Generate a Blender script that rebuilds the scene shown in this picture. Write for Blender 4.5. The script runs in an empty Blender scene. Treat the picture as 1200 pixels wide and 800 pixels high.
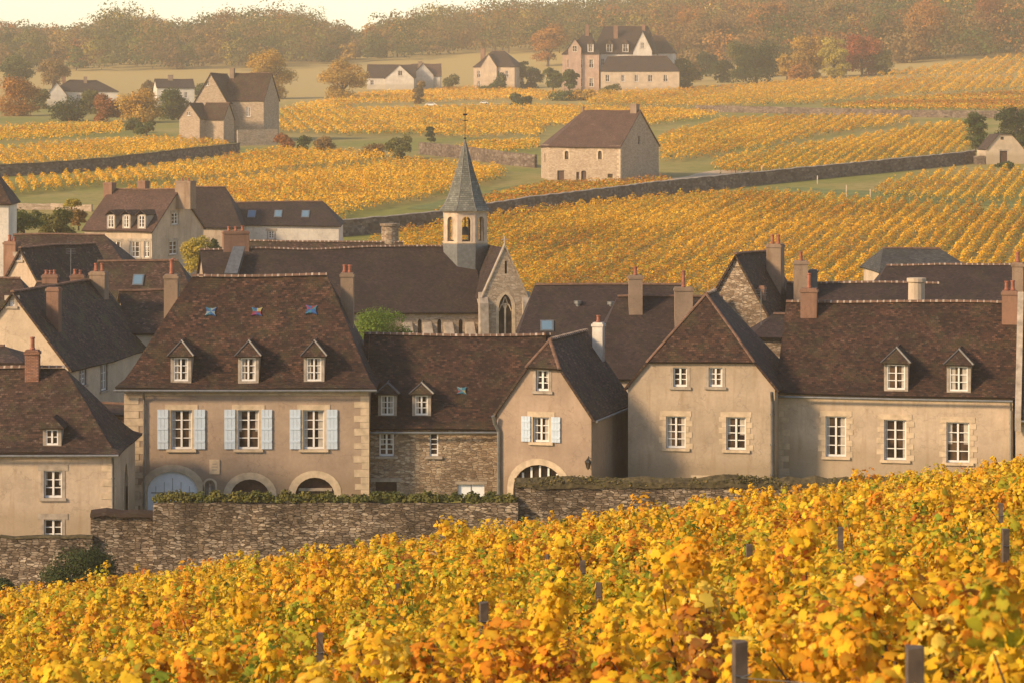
import bpy, math, random
import numpy as np
from mathutils import Vector
from mathutils.geometry import tessellate_polygon

# ------------------------------------------------------------------ camera, light, exposure
S = bpy.context.scene
COL = S.collection
F = 100.0 / 36.0 * 1200.0        # focal length in pixels of the 1200 px wide photograph
VH = 140.0                       # row of the horizon
cam = bpy.data.cameras.new('camera'); co = bpy.data.objects.new('camera', cam); COL.objects.link(co)
cam.lens = 100; cam.sensor_width = 36; cam.shift_y = -(400 - VH) / 1200.0
cam.clip_start = 0.5; cam.clip_end = 6000
cam.dof.use_dof = True; cam.dof.focus_distance = 150; cam.dof.aperture_fstop = 9
co.location = (0, 0, 0); co.rotation_euler = (math.radians(90), 0, 0)
S.camera = co
SUN_EL, SUN_AZ = 28.0, 121.0     # azimuth measured from +Y (view direction) towards -X (left)
sd = Vector((-math.sin(math.radians(SUN_AZ)) * math.cos(math.radians(SUN_EL)),
             math.cos(math.radians(SUN_AZ)) * math.cos(math.radians(SUN_EL)), math.sin(math.radians(SUN_EL))))
sun = bpy.data.lights.new('sun', 'SUN'); so = bpy.data.objects.new('sun', sun); COL.objects.link(so)
sun.energy = 3.7; sun.angle = math.radians(8); sun.color = (1.0, 0.72, 0.42)
so.rotation_euler = sd.to_track_quat('Z', 'Y').to_euler(); so.location = (-60, -20, 60)
W = bpy.data.worlds.new('World'); S.world = W; W.use_nodes = True
wn = W.node_tree; bg = wn.nodes['Background']
sk = wn.nodes.new('ShaderNodeTexSky'); sk.sky_type = 'NISHITA'; sk.sun_disc = False
sk.sun_elevation = math.radians(SUN_EL); sk.sun_rotation = math.radians(-SUN_AZ)
sk.air_density = 1.0; sk.dust_density = 0.5; sk.ozone_density = 1.5
wm_ = wn.nodes.new('ShaderNodeMix'); wm_.data_type = 'RGBA'; wm_.blend_type = 'MULTIPLY'; wm_.inputs[0].default_value = 1.0
wm_.inputs[7].default_value = (1.0, 0.86, 0.78, 1)
wn.links.new(sk.outputs[0], wm_.inputs[6]); wn.links.new(wm_.outputs[2], bg.inputs[0])
bg.inputs[1].default_value = 0.15
S.view_settings.view_transform = 'Standard'; S.view_settings.look = 'None'
S.view_settings.exposure = 0.76; S.view_settings.gamma = 1.0
S.cycles.volume_bounces = 2; S.cycles.max_bounces = 5; S.cycles.diffuse_bounces = 3
S.cycles.transmission_bounces = 2; S.cycles.glossy_bounces = 2; S.cycles.sample_clamp_indirect = 4.0

# ------------------------------------------------------------------ helpers
R = random.Random(7)
NR = np.random.default_rng(11)

def lerp(a, b, t): return a + (b - a) * t
def sstep(a, b, x):
    t = min(1, max(0, (x - a) / (b - a))); return t * t * (3 - 2 * t)
def px(u, v, Y): return Vector(((u - 600) / F * Y, Y, (VH - v) / F * Y))

PY = [126, 131.5, 137, 260, 300, 350, 400, 460, 520, 610, 700, 800, 900, 1040, 1160, 1300, 1500, 1700, 1770]
PV = [0, 0, 585, 395, 340, 283, 243, 212, 186, 162, 143, 128, 115, 101, 90, 66, 52, 53, 56]
def gz(X, Y):
    """ground height"""
    u = min(1400, max(-200, X / max(Y, 20) * F + 600))
    fg = -2.36 - 0.1352 * Y + 0.129 * min(60, max(-60, X))
    if Y < 131.5: return fg
    vg = -20 + 0.05 * min(25, max(-25, X))
    if Y < 137: return lerp(fg, vg, sstep(131.5, 137, Y))
    if Y < 235: return vg
    v = float(np.interp(Y, PY, PV))
    k = float(np.interp(Y, [300, 500, 900, 1100, 1300, 1600], [0, .008, .02, .03, .05, .08]))
    v -= k * max(0, u - 500) * (1 + max(0, u - 500) / 1500)
    far = -(v - VH) / F * Y
    return lerp(vg, far, sstep(235, 300, Y))
def hit(u, v, y0=262, y1=1900):
    """world point where the sight line through a pixel of the photograph meets the ground"""
    ru, rv = (u - 600) / F, (VH - v) / F
    Y = y0
    while Y < y1 and gz(ru * Y, Y) < rv * Y: Y += 4
    a, b = Y - 4, Y
    for _ in range(12):
        m = (a + b) / 2
        if gz(ru * m, m) < rv * m: a = m
        else: b = m
    return Vector((ru * b, b, gz(ru * b, b)))

def tag(o, label=None, cat=None, group=None, kind=None):
    if label: o['label'] = label
    if cat: o['category'] = cat
    if group: o['group'] = group
    if kind: o['kind'] = kind
    return o
def empty(name, loc, rz=0, **k):
    o = bpy.data.objects.new(name, None); COL.objects.link(o)
    o.location = loc; o.rotation_euler = (0, 0, rz); o.empty_display_size = 0.5
    return tag(o, **k)

class MB:
    def __init__(s): s.v = []; s.f = []; s.m = []; s.uv = []
    def face(s, pts, m=0, uv=None):
        n = len(s.v); s.v += [tuple(p) for p in pts]; s.f.append(tuple(range(n, n + len(pts)))); s.m.append(m)
        s.uv += uv if uv else [(0, 0)] * len(pts)
    def hexa(s, p, m=0):   # p: 4 bottom, 4 top
        for q in ((3, 2, 1, 0), (4, 5, 6, 7), (0, 1, 5, 4), (1, 2, 6, 5), (2, 3, 7, 6), (3, 0, 4, 7)):
            s.face([p[i] for i in q], m)
    def box(s, x0, x1, y0, y1, z0, z1, m=0, taper=0):
        t = taper
        s.hexa([(x0, y0, z0), (x1, y0, z0), (x1, y1, z0), (x0, y1, z0),
                (x0 + t, y0 + t, z1), (x1 - t, y0 + t, z1), (x1 - t, y1 - t, z1), (x0 + t, y1 - t, z1)], m)
    def tube(s, pts, rs, n=8, m=0, cap=True):
        rings = []
        for i, p in enumerate(pts):
            p = Vector(p)
            d = (Vector(pts[min(i + 1, len(pts) - 1)]) - Vector(pts[max(i - 1, 0)])).normalized()
            a = d.cross(Vector((0, 1, 0.01))); a = a.normalized() if a.length > .05 else Vector((1, 0, 0))
            b = d.cross(a).normalized(); r = rs[i] if isinstance(rs, (list, tuple)) else rs
            rings.append([p + (a * math.cos(2 * math.pi * k / n) + b * math.sin(2 * math.pi * k / n)) * r for k in range(n)])
        for i in range(len(rings) - 1):
            for k in range(n):
                s.face([rings[i][k], rings[i][(k + 1) % n], rings[i + 1][(k + 1) % n], rings[i + 1][k]], m)
        if cap: s.face(rings[0][::-1], m); s.face(rings[-1], m)
    def lathe(s, c, prof, n=10, m=0):   # prof: (r, z)
        for (r0, z0), (r1, z1) in zip(prof, prof[1:]):
            for k in range(n):
                a, b = 2 * math.pi * k / n, 2 * math.pi * (k + 1) / n
                s.face([(c[0] + r0 * math.cos(a), c[1] + r0 * math.sin(a), c[2] + z0), (c[0] + r0 * math.cos(b), c[1] + r0 * math.sin(b), c[2] + z0),
                        (c[0] + r1 * math.cos(b), c[1] + r1 * math.sin(b), c[2] + z1), (c[0] + r1 * math.cos(a), c[1] + r1 * math.sin(a), c[2] + z1)], m)
    def build(s, name, mats, parent=None, smooth=False, fix=True):
        me = bpy.data.meshes.new(name); me.from_pydata(s.v, [], s.f)
        mats = mats if isinstance(mats, (list, tuple)) else [mats]
        for m in mats: me.materials.append(m)
        me.polygons.foreach_set('material_index', s.m)
        if smooth: me.polygons.foreach_set('use_smooth', [True] * len(s.f))
        ul = me.uv_layers.new(name='UVMap'); ul.data.foreach_set('uv', np.array(s.uv, dtype=np.float32).ravel())
        me.validate(); me.update()
        o = bpy.data.objects.new(name, me); COL.objects.link(o)
        if parent: o.parent = parent
        return o

def np_mesh(name, V, k, mat, cols, parent=None, smooth=False, faces=None):
    """V: (n*k,3) vertices, one k-gon per k verts (or faces = index template per item)"""
    n = len(V) // k
    me = bpy.data.meshes.new(name)
    if faces is None: faces = [list(range(k))]
    me.vertices.add(len(V)); me.vertices.foreach_set('co', V.astype(np.float32).ravel())
    fl = np.concatenate([np.array(f) for f in faces]); ln = np.array([len(f) for f in faces])
    loops = (np.arange(n)[:, None] * k + fl[None, :]).ravel()
    lens = np.tile(ln, n); starts = np.concatenate([[0], np.cumsum(lens)[:-1]])
    me.loops.add(len(loops)); me.loops.foreach_set('vertex_index', loops.astype(np.int32))
    me.polygons.add(len(lens)); me.polygons.foreach_set('loop_start', starts.astype(np.int32))
    me.polygons.foreach_set('loop_total', lens.astype(np.int32))
    if smooth: me.polygons.foreach_set('use_smooth', np.ones(len(lens), dtype=bool))
    ca = me.color_attributes.new('Col', 'FLOAT_COLOR', 'POINT')
    c4 = np.ones((len(V), 4), dtype=np.float32); c4[:, :3] = cols if len(cols) == len(V) else np.repeat(cols, k, axis=0)
    ca.data.foreach_set('color', c4.ravel())
    me.materials.append(mat); me.update(calc_edges=True)
    o = bpy.data.objects.new(name, me); COL.objects.link(o)
    if parent: o.parent = parent
    return o

def quads(C, Nn, size, aspect=1.0):
    """leaf-like rhombic quads at centres C with normals Nn"""
    n = len(C)
    Nn = Nn / (np.linalg.norm(Nn, axis=1, keepdims=True) + 1e-9)
    r = NR.normal(size=(n, 3)); a = np.cross(Nn, r); a /= np.linalg.norm(a, axis=1, keepdims=True) + 1e-9
    b = np.cross(Nn, a); s = (size if np.ndim(size) else np.full(n, size))[:, None]
    a = a * s * .5; b = b * s * .5 * aspect
    k1 = NR.uniform(.7, 1.1, (n, 4))
    bend = Nn * s * NR.uniform(-.18, .18, (n, 1))
    V = np.stack([C - a * k1[:, :1] + bend, C - b * k1[:, 1:2], C + a * k1[:, 2:3] + bend, C + b * k1[:, 3:4]], axis=1)
    return V.reshape(-1, 3)

def wob(x, y, seed=0, sc=1.0):
    r = np.random.default_rng(seed); v = 0
    for i in range(5):
        a = r.uniform(0, 6.28); f = sc * r.uniform(.6, 1.8); v = v + np.sin((x * math.cos(a) + y * math.sin(a)) * f + r.uniform(0, 6.28))
    return v / 3.0

# ------------------------------------------------------------------ materials
def mat(name):
    m = bpy.data.materials.new(name); m.use_nodes = True
    nt = m.node_tree; b = nt.nodes['Principled BSDF']; return m, nt, b
def nd(nt, t, **k):
    n = nt.nodes.new(t)
    for a, v in k.items(): setattr(n, a, v)
    return n
def ramp(nt, stops, src):
    r = nd(nt, 'ShaderNodeValToRGB'); e = r.color_ramp.elements
    while len(e) < len(stops): e.new(.5)
    for i, (p, c) in enumerate(stops): e[i].position = p; e[i].color = (*c, 1) if len(c) == 3 else c
    nt.links.new(src, r.inputs[0]); return r.outputs[0]
def noise(nt, vec, scale, detail=3, rough=.55):
    n = nd(nt, 'ShaderNodeTexNoise'); n.inputs['Scale'].default_value = scale; n.inputs['Detail'].default_value = detail
    n.inputs['Roughness'].default_value = rough
    if vec: nt.links.new(vec, n.inputs['Vector'])
    return n.outputs[0]
def mixc(nt, f, a, b, mode='MIX'):
    m = nd(nt, 'ShaderNodeMix'); m.data_type = 'RGBA'; m.blend_type = mode
    for i, v in ((0, f), (6, a), (7, b)):
        if hasattr(v, 'links'): nt.links.new(v, m.inputs[i])
        else: m.inputs[i].default_value = v if i == 0 else (*v, 1)
    return m.outputs[2]
def bump(nt, b, h, strength=.5, dist=.03):
    bp = nd(nt, 'ShaderNodeBump'); bp.inputs['Strength'].default_value = strength; bp.inputs['Distance'].default_value = dist
    nt.links.new(h, bp.inputs['Height']); nt.links.new(bp.outputs[0], b.inputs['Normal'])
def oc(nt, scale=(1, 1, 1), rnd=True):
    t = nd(nt, 'ShaderNodeTexCoord'); m = nd(nt, 'ShaderNodeMapping'); m.inputs['Scale'].default_value = scale
    nt.links.new(t.outputs['Object'], m.inputs['Vector']); return m.outputs[0]

def m_plaster(name, c, dirt=.6, stain=(.45, .38, .30)):
    m, nt, b = mat(name); v = oc(nt)
    n1 = noise(nt, v, .5, 5, .6); n2 = noise(nt, v, 6, 4, .6)
    vs = oc(nt, (2.2, 2.2, .25)); n3 = noise(nt, vs, 1.3, 4, .6)
    c1 = mixc(nt, ramp(nt, [(.35, (0, 0, 0)), (.7, (1, 1, 1))], n1), tuple(x * .74 for x in c), tuple(min(.9, x * 1.06) for x in c))
    c2 = mixc(nt, ramp(nt, [(.52, (0, 0, 0)), (.75, (dirt,) * 3)], n3), c1, tuple(x * y * 1.3 for x, y in zip(c, stain)))
    c3 = mixc(nt, ramp(nt, [(.3, (.88,) * 3), (.7, (1.1,) * 3)], n2), c2, c2)
    mm = mixc(nt, 1.0, c2, ramp(nt, [(.3, (.86,) * 3), (.7, (1.0,) * 3)], n2), 'MULTIPLY')
    ve = nd(nt, 'ShaderNodeTexVoronoi'); ve.feature = 'DISTANCE_TO_EDGE'; ve.inputs['Scale'].default_value = .45
    wv = nd(nt, 'ShaderNodeVectorMath'); wv.operation = 'MULTIPLY_ADD'; nz = nd(nt, 'ShaderNodeTexNoise'); nz.inputs['Scale'].default_value = 2.2; nz.inputs['Detail'].default_value = 5
    nt.links.new(v, nz.inputs['Vector']); wv.inputs[1].default_value = (1.1, 1.1, 1.1); nt.links.new(nz.outputs[1], wv.inputs[0]); nt.links.new(v, wv.inputs[2]); nt.links.new(wv.outputs[0], ve.inputs['Vector'])
    mm = mixc(nt, ramp(nt, [(0, (.55,) * 3), (.012, (0,) * 3)], ve.outputs[0]), mm, tuple(x * .45 for x in c))
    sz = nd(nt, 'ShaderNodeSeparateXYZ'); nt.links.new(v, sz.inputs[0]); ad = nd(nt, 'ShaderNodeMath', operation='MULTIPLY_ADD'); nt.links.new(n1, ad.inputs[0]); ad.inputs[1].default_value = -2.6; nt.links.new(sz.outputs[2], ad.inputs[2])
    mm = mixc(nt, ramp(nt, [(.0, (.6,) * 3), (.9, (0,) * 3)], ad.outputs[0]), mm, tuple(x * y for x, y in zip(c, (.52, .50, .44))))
    nt.links.new(mm, b.inputs['Base Color']); b.inputs['Roughness'].default_value = .92
    b.inputs['Specular IOR Level'].default_value = .2
    bump(nt, b, n2, .35, .03); return m
def m_rubble(name, cols, sc=(2.6, 2.6, 5.2), mortar=(.30, .25, .19), moss=0.0, mw=.05, wet=.5):
    m, nt, b = mat(name); v = oc(nt)
    wv = nd(nt, 'ShaderNodeVectorMath'); wv.operation = 'MULTIPLY_ADD'
    nz = nd(nt, 'ShaderNodeTexNoise'); nz.inputs['Scale'].default_value = 1.5; nt.links.new(v, nz.inputs['Vector'])
    wv.inputs[1].default_value = (.25, .25, .12); nt.links.new(nz.outputs[1], wv.inputs[0]); nt.links.new(v, wv.inputs[2])
    mp = nd(nt, 'ShaderNodeMapping'); mp.inputs['Scale'].default_value = sc; nt.links.new(wv.outputs[0], mp.inputs['Vector'])
    vo = nd(nt, 'ShaderNodeTexVoronoi'); vo.inputs['Scale'].default_value = 1; vo.inputs['Randomness'].default_value = .85
    ve = nd(nt, 'ShaderNodeTexVoronoi'); ve.feature = 'DISTANCE_TO_EDGE'; ve.inputs['Scale'].default_value = 1; ve.inputs['Randomness'].default_value = .85
    nt.links.new(mp.outputs[0], vo.inputs['Vector']); nt.links.new(mp.outputs[0], ve.inputs['Vector'])
    sp = nd(nt, 'ShaderNodeSeparateColor'); nt.links.new(vo.outputs['Color'], sp.inputs[0])
    st = [(i / (len(cols) - 1), c) for i, c in enumerate(cols)]
    c1 = ramp(nt, st, sp.outputs[0])
    n2 = noise(nt, v, 9, 4); c1 = mixc(nt, 1.0, c1, ramp(nt, [(.3, (.7,) * 3), (.7, (1.1,) * 3)], n2), 'MULTIPLY')
    e = ramp(nt, [(0, (0,) * 3), (mw, (1,) * 3)], ve.outputs[0])
    c2 = mixc(nt, e, mortar, c1)
    nl = noise(nt, v, .35, 5, .65)
    c3 = mixc(nt, ramp(nt, [(.42, (0,) * 3), (.66, (wet,) * 3)], nl), c2, tuple(x * .38 for x in cols[0]))
    nt.links.new(c3, b.inputs['Base Color']); b.inputs['Roughness'].default_value = .95
    b.inputs['Specular IOR Level'].default_value = .2
    bump(nt, b, e, .9, .05); return m
def m_tile(name, cols, moss=.35, w=.20, h=.135, mosscol=(.075, .072, .028), lich=.3):
    m, nt, b = mat(name); t = nd(nt, 'ShaderNodeTexCoord'); v = oc(nt)
    br = nd(nt, 'ShaderNodeTexBrick'); br.inputs['Scale'].default_value = 1
    br.inputs['Brick Width'].default_value = w; br.inputs['Row Height'].default_value = h; br.inputs['Mortar Size'].default_value = .012
    br.inputs['Mortar Smooth'].default_value = .3; br.inputs['Bias'].default_value = 0
    br.inputs['Color1'].default_value = (0, 0, 0, 1); br.inputs['Color2'].default_value = (1, 1, 1, 1); br.inputs['Mortar'].default_value = (.5, .5, .5, 1)
    nt.links.new(t.outputs['UV'], br.inputs['Vector'])
    st = [(i / (len(cols) - 1), c) for i, c in enumerate(cols)]
    c1 = ramp(nt, st, br.outputs['Color'])
    n1 = noise(nt, v, .55, 5, .65); n2 = noise(nt, v, 3.2, 4, .65)
    c1 = mixc(nt, ramp(nt, [(.35, (0,) * 3), (.65, (.75,) * 3)], n1), c1, tuple(x * .62 for x in cols[1]))
    c2 = mixc(nt, ramp(nt, [(.5, (0,) * 3), (.62, (moss,) * 3)], noise(nt, v, .9, 6, .7)), c1, mosscol)
    c3 = mixc(nt, ramp(nt, [(.6, (0,) * 3), (.72, (lich,) * 3)], n2), c2, (.24, .20, .14))
    c4 = mixc(nt, ramp(nt, [(0, (0,) * 3), (1, (.6,) * 3)], br.outputs['Fac']), c3, (.018, .013, .011))
    nt.links.new(c4, b.inputs['Base Color']); b.inputs['Roughness'].default_value = .85
    b.inputs['Specular IOR Level'].default_value = .25
    # each course steps over the one below
    sp = nd(nt, 'ShaderNodeSeparateXYZ'); nt.links.new(t.outputs['UV'], sp.inputs[0])
    dv = nd(nt, 'ShaderNodeMath', operation='DIVIDE'); nt.links.new(sp.outputs[1], dv.inputs[0]); dv.inputs[1].default_value = h
    fr = nd(nt, 'ShaderNodeMath', operation='FRACT'); nt.links.new(dv.outputs[0], fr.inputs[0])
    ad = nd(nt, 'ShaderNodeMath', operation='MULTIPLY_ADD'); nt.links.new(br.outputs['Color'], ad.inputs[0]); ad.inputs[1].default_value = .9
    iv = nd(nt, 'ShaderNodeMath', operation='SUBTRACT'); iv.inputs[0].default_value = 1; nt.links.new(fr.outputs[0], iv.inputs[1])
    nt.links.new(iv.outputs[0], ad.inputs[2]); bump(nt, b, ad.outputs[0], 1.0, .035); return m
def m_plain(name, c, rough=.7, var=.15, metal=0, sc=4, spec=.3):
    m, nt, b = mat(name); v = oc(nt); n = noise(nt, v, sc, 4)
    nt.links.new(ramp(nt, [(.3, tuple(x * (1 - var) for x in c)), (.7, tuple(min(1, x * (1 + var)) for x in c))], n), b.inputs['Base Color'])
    b.inputs['Roughness'].default_value = rough; b.inputs['Metallic'].default_value = metal
    b.inputs['Specular IOR Level'].default_value = spec; bump(nt, b, n, .15, .02); return m
def m_leaf(name, tr=.35, rough=.6):
    m, nt, b = mat(name); a = nd(nt, 'ShaderNodeAttribute'); a.attribute_name = 'Col'
    g = nd(nt, 'ShaderNodeNewGeometry')
    nt.links.new(a.outputs['Color'], b.inputs['Base Color'])
    b.inputs['Roughness'].default_value = rough; b.inputs['Specular IOR Level'].default_value = .12
    tl = nd(nt, 'ShaderNodeBsdfTranslucent'); nt.links.new(a.outputs['Color'], tl.inputs[0])
    mx = nd(nt, 'ShaderNodeMixShader'); mx.inputs[0].default_value = tr
    nt.links.new(b.outputs[0], mx.inputs[1]); nt.links.new(tl.outputs[0], mx.inputs[2])
    nt.links.new(mx.outputs[0], nt.nodes['Material Output'].inputs[0]); return m

M = {}
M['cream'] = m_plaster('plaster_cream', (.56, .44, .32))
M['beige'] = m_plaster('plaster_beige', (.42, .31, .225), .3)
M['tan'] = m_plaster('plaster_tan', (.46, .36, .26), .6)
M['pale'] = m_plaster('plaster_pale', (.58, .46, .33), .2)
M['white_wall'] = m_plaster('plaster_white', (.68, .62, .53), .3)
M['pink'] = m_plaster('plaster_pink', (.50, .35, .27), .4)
M['ashlar'] = m_plain('ashlar_stone', (.50, .39, .265), .9, .22, sc=2.5)
M['ashlar_pink'] = m_plain('ashlar_pinkish', (.46, .36, .27), .9, .2, sc=2.5)
M['ashlar_grey'] = m_plain('ashlar_grey', (.33, .275, .215), .9, .3, sc=2.5)
M['rubble'] = m_rubble('rubble_stone', [(.20, .14, .09), (.34, .235, .15), (.44, .33, .22), (.58, .46, .33)], sc=(3.6, 3.6, 9), mw=.09)
M['rubble_wall'] = m_rubble('garden_wall_stone', [(.10, .072, .05), (.24, .175, .12), (.36, .275, .19), (.56, .45, .33)], sc=(3.6, 3.6, 10), mortar=(.10, .075, .05), wet=.85, mw=.1)
M['rubble_far'] = m_rubble('field_wall_stone', [(.10, .07, .055), (.16, .115, .085), (.20, .15, .11), (.28, .22, .165)], sc=(1.6, 1.6, 3), mortar=(.12, .1, .08))
M['stone_pale'] = m_rubble('pale_stone', [(.36, .27, .185), (.44, .33, .23), (.48, .37, .26), (.56, .44, .32)], sc=(2.8, 2.8, 6), mortar=(.42, .33, .24), wet=.15)
T1 = [(.0172, .0109, .0094), (.0390, .0218, .0156), (.0663, .0312, .0195), (.0780, .0359, .0218), (.1482, .0741, .0468)]
T2 = [(.022, .014, .010), (.052, .030, .021), (.078, .042, .028), (.095, .050, .033), (.17, .098, .066)]
T3 = [(.0250, .0179, .0172), (.0429, .0281, .0265), (.0546, .0335, .0296), (.0780, .0484, .0406)]
T4 = [(.07, .042, .032), (.11, .06, .044), (.14, .078, .056), (.19, .11, .08)]
M['tile_red'] = m_tile('roof_tile_red_brown', T1, .3)
M['tile_dark'] = m_tile('roof_tile_dark', T2, .45, lich=.45)
M['tile_purple'] = m_tile('roof_tile_purple', T3, .2, lich=.12)
M['tile_moss'] = m_tile('roof_tile_mossy', T2, .8, mosscol=(.085, .078, .03), lich=.4)
M['tile_orange'] = m_tile('roof_tile_warm', T4, .15, lich=.2)
M['slate'] = m_tile('roof_slate', [(.10, .105, .09), (.145, .15, .125), (.18, .18, .15), (.25, .25, .205)], .1, w=.25, h=.16, mosscol=(.1, .12, .08), lich=.2)
M['zinc'] = m_plain('zinc', (.20, .20, .19), .45, .2, .6, spec=.5)
M['old_zinc'] = m_plain('weathered_zinc', (.12, .115, .11), .55, .25, .3)
M['slate_dark'] = m_tile('dark_slate', [(.035, .036, .035), (.055, .056, .054), (.07, .072, .068), (.11, .11, .10)], .2, w=.25, h=.16)
M['lead'] = m_plain('zinc_dark', (.10, .10, .10), .55, .25, .4)
M['mortar'] = m_plain('ridge_mortar', (.36, .29, .225), .9, .45, sc=1.5)
M['ridge'] = m_plain('ridge_tile', (.15, .085, .055), .85, .35, sc=3)
M['brick'] = m_tile('chimney_brick', [(.22, .10, .06), (.28, .13, .08), (.34, .17, .11), (.2, .12, .09)], .15, w=.22, h=.075, lich=.3)
M['chim'] = m_plaster('chimney_render', (.30, .215, .15), .8)
M['chim_brick'] = m_plaster('chimney_brick_render', (.27, .155, .105), .8)
M['pot'] = m_plain('terracotta_pot', (.27, .10, .06), .8, .3)
M['curtain'] = m_plain('curtain', (.40, .36, .30), .9, .2)
M['white'] = m_plain('white_paint', (.72, .69, .64), .5, .05)
M['blue'] = m_plain('shutter_pale_blue', (.50, .58, .66), .55, .06)
M['blue_door'] = m_plain('door_pale_blue', (.76, .79, .80), .55, .06)
M['wood'] = m_plain('dark_wood', (.065, .032, .02), .7, .3)
M['post'] = m_plain('weathered_post', (.10, .075, .055), .85, .35, sc=9)
M['bark'] = m_plain('bark', (.07, .05, .035), .95, .3)
M['iron'] = m_plain('black_iron', (.02, .02, .02), .5, .2)
M['moss'] = m_plain('moss_cap', (.07, .055, .026), .95, .6, sc=5)
M['leaf'] = m_leaf('leaf', .38, .75); M['leaf_far'] = m_leaf('leaf_far', .3, .8)
def m_glass():
    m, nt, b = mat('window_glass'); v = oc(nt)
    n = noise(nt, v, .9, 2)
    nt.links.new(ramp(nt, [(.42, (.018, .012, .009)), (.62, (.10, .062, .036))], n), b.inputs['Base Color'])
    b.inputs['Roughness'].default_value = .2; b.inputs['Specular IOR Level'].default_value = .25; return m
M['glass'] = m_glass()
def m_ground():
    m, nt, b = mat('ground_grass'); v = oc(nt)
    n1 = noise(nt, v, .03, 5, .6); n2 = noise(nt, v, .6, 5, .65)
    c = mixc(nt, ramp(nt, [(.4, (0,) * 3), (.62, (1,) * 3)], n1), (.19, .19, .045), (.30, .23, .085))
    c = mixc(nt, ramp(nt, [(.45, (0,) * 3), (.7, (.7,) * 3)], n2), c, (.11, .13, .03))
    sx = nd(nt, 'ShaderNodeSeparateXYZ'); nt.links.new(v, sx.inputs[0]); mr = nd(nt, 'ShaderNodeMapRange'); mr.inputs[1].default_value = 780; mr.inputs[2].default_value = 900
    nt.links.new(sx.outputs[1], mr.inputs[0]); c = mixc(nt, mr.outputs[0], c, (.36, .27, .10))
    nt.links.new(c, b.inputs['Base Color']); b.inputs['Roughness'].default_value = 1; b.inputs['Specular IOR Level'].default_value = .1
    bump(nt, b, n2, .6, .15); return m

M['ground'] = m_ground()
M['path'] = m_plain('gravel_path', (.42, .32, .20), .95, .2, sc=1)
M['grass'] = m_plain('grass_strip', (.13, .15, .035), .95, .35, sc=.4)
HAZE = 0.00021
# ------------------------------------------------------------------ the ground
def build_ground():
    Ys = list(np.arange(-60, 10, 10)) + list(np.arange(10, 126, 4)) + [126, 129, 131.4, 132, 133, 134, 135, 136, 137, 138] + list(np.arange(141, 300, 3)) + list(np.arange(300, 700, 6)) + list(np.arange(700, 1771, 15))
    n = 161; V = []; Fc = []
    for Y in Ys:
        hw = 60 + max(0, Y) * .42
        for i in range(n):
            t = (i / (n - 1)) * 2 - 1; X = t * hw; V.append((X, Y, gz(X, Y)))
    for j in range(len(Ys) - 1):
        for i in range(n - 1):
            a = j * n + i; Fc.append((a, a + 1, a + n + 1, a + n))
    me = bpy.data.meshes.new('ground'); me.from_pydata(V, [], Fc); me.materials.append(M['ground'])
    me.polygons.foreach_set('use_smooth', [True] * len(Fc)); me.update()
    o = bpy.data.objects.new('ground', me); COL.objects.link(o); tag(o, kind='structure')
build_ground()
def strip(name, pts, w, m, lift=.05, kind='structure', label=None):
    """a path laid over the ground through ground points (pixels of its centre line)"""
    P = [hit(*p) for p in pts]; mb = MB(); L = []
    for a, b in zip(P, P[1:]):
        k = max(1, int((b - a).length / 4))
        for i in range(k): L.append(a.lerp(b, i / k))
    L.append(P[-1]); ed = []
    for i, p in enumerate(L):
        d = L[min(i + 1, len(L) - 1)] - L[max(i - 1, 0)]; d.z = 0; d.normalize(); s = Vector((-d.y, d.x, 0)); ww = w * (1 + .12 * math.sin(i * 1.7))
        row = []
        for j in range(5):
            q = p + s * ww * (j / 4 - .5); row.append((q.x, q.y, gz(q.x, q.y) + lift))
        ed.append(row)
    for r0, r1 in zip(ed, ed[1:]):
        for j in range(4): mb.face([r0[j], r0[j + 1], r1[j + 1], r1[j]][::-1])
    o = mb.build(name, m); tag(o, kind=kind); return o

# ------------------------------------------------------------------ houses
class House:
    def __init__(s, name, label, cat, u, v_eave, Y, th=0, ground=None, group=None):
        p = px(u, v_eave, Y); p.z += .28; g = gz(p.x, p.y) if ground is None else ground
        s.h = p.z - g; s.th = math.radians(th); s.c = math.cos(s.th); s.s = math.sin(s.th)
        s.L = Vector((p.x, p.y, g)); s.root = empty(name, s.L, -s.th, label=label, cat=cat, group=group)
        s.seed = R.randrange(9999); s.nz = .08; s.flare = 0
    def hp(s, u, v, y0=0):
        ru, rv = (u - 600) / F, (VH - v) / F
        x = ((s.L.y + y0 * s.c) * ru - s.L.x - y0 * s.s) / (s.c + s.s * ru)
        k = s.L.y - x * s.s + y0 * s.c
        return x, k * rv - s.L.z
    def hs(s, u, v, x0):
        ru, rv = (u - 600) / F, (VH - v) / F
        y = (s.L.x + x0 * s.c - (s.L.y - x0 * s.s) * ru) / (s.c * ru - s.s)
        k = s.L.y - x0 * s.s + y * s.c
        return y, k * rv - s.L.z
    def W(s, x, y, z=0): return Vector((s.L.x + x * s.c + y * s.s, s.L.y - x * s.s + y * s.c, s.L.z + z))
    def fr(s, side='F', off=0):
        w, d = s.w, s.d
        if side == 'F': return (Vector((0, off, 0)), Vector((1, 0, 0)), Vector((0, -1, 0)))
        if side == 'R': return (Vector((w, 0, 0)), Vector((0, 1, 0)), Vector((1, 0, 0)))
        if side == 'B': return (Vector((w, d, 0)), Vector((-1, 0, 0)), Vector((0, 1, 0)))
        return (Vector((0, d, 0)), Vector((0, -1, 0)), Vector((-1, 0, 0)))

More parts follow.
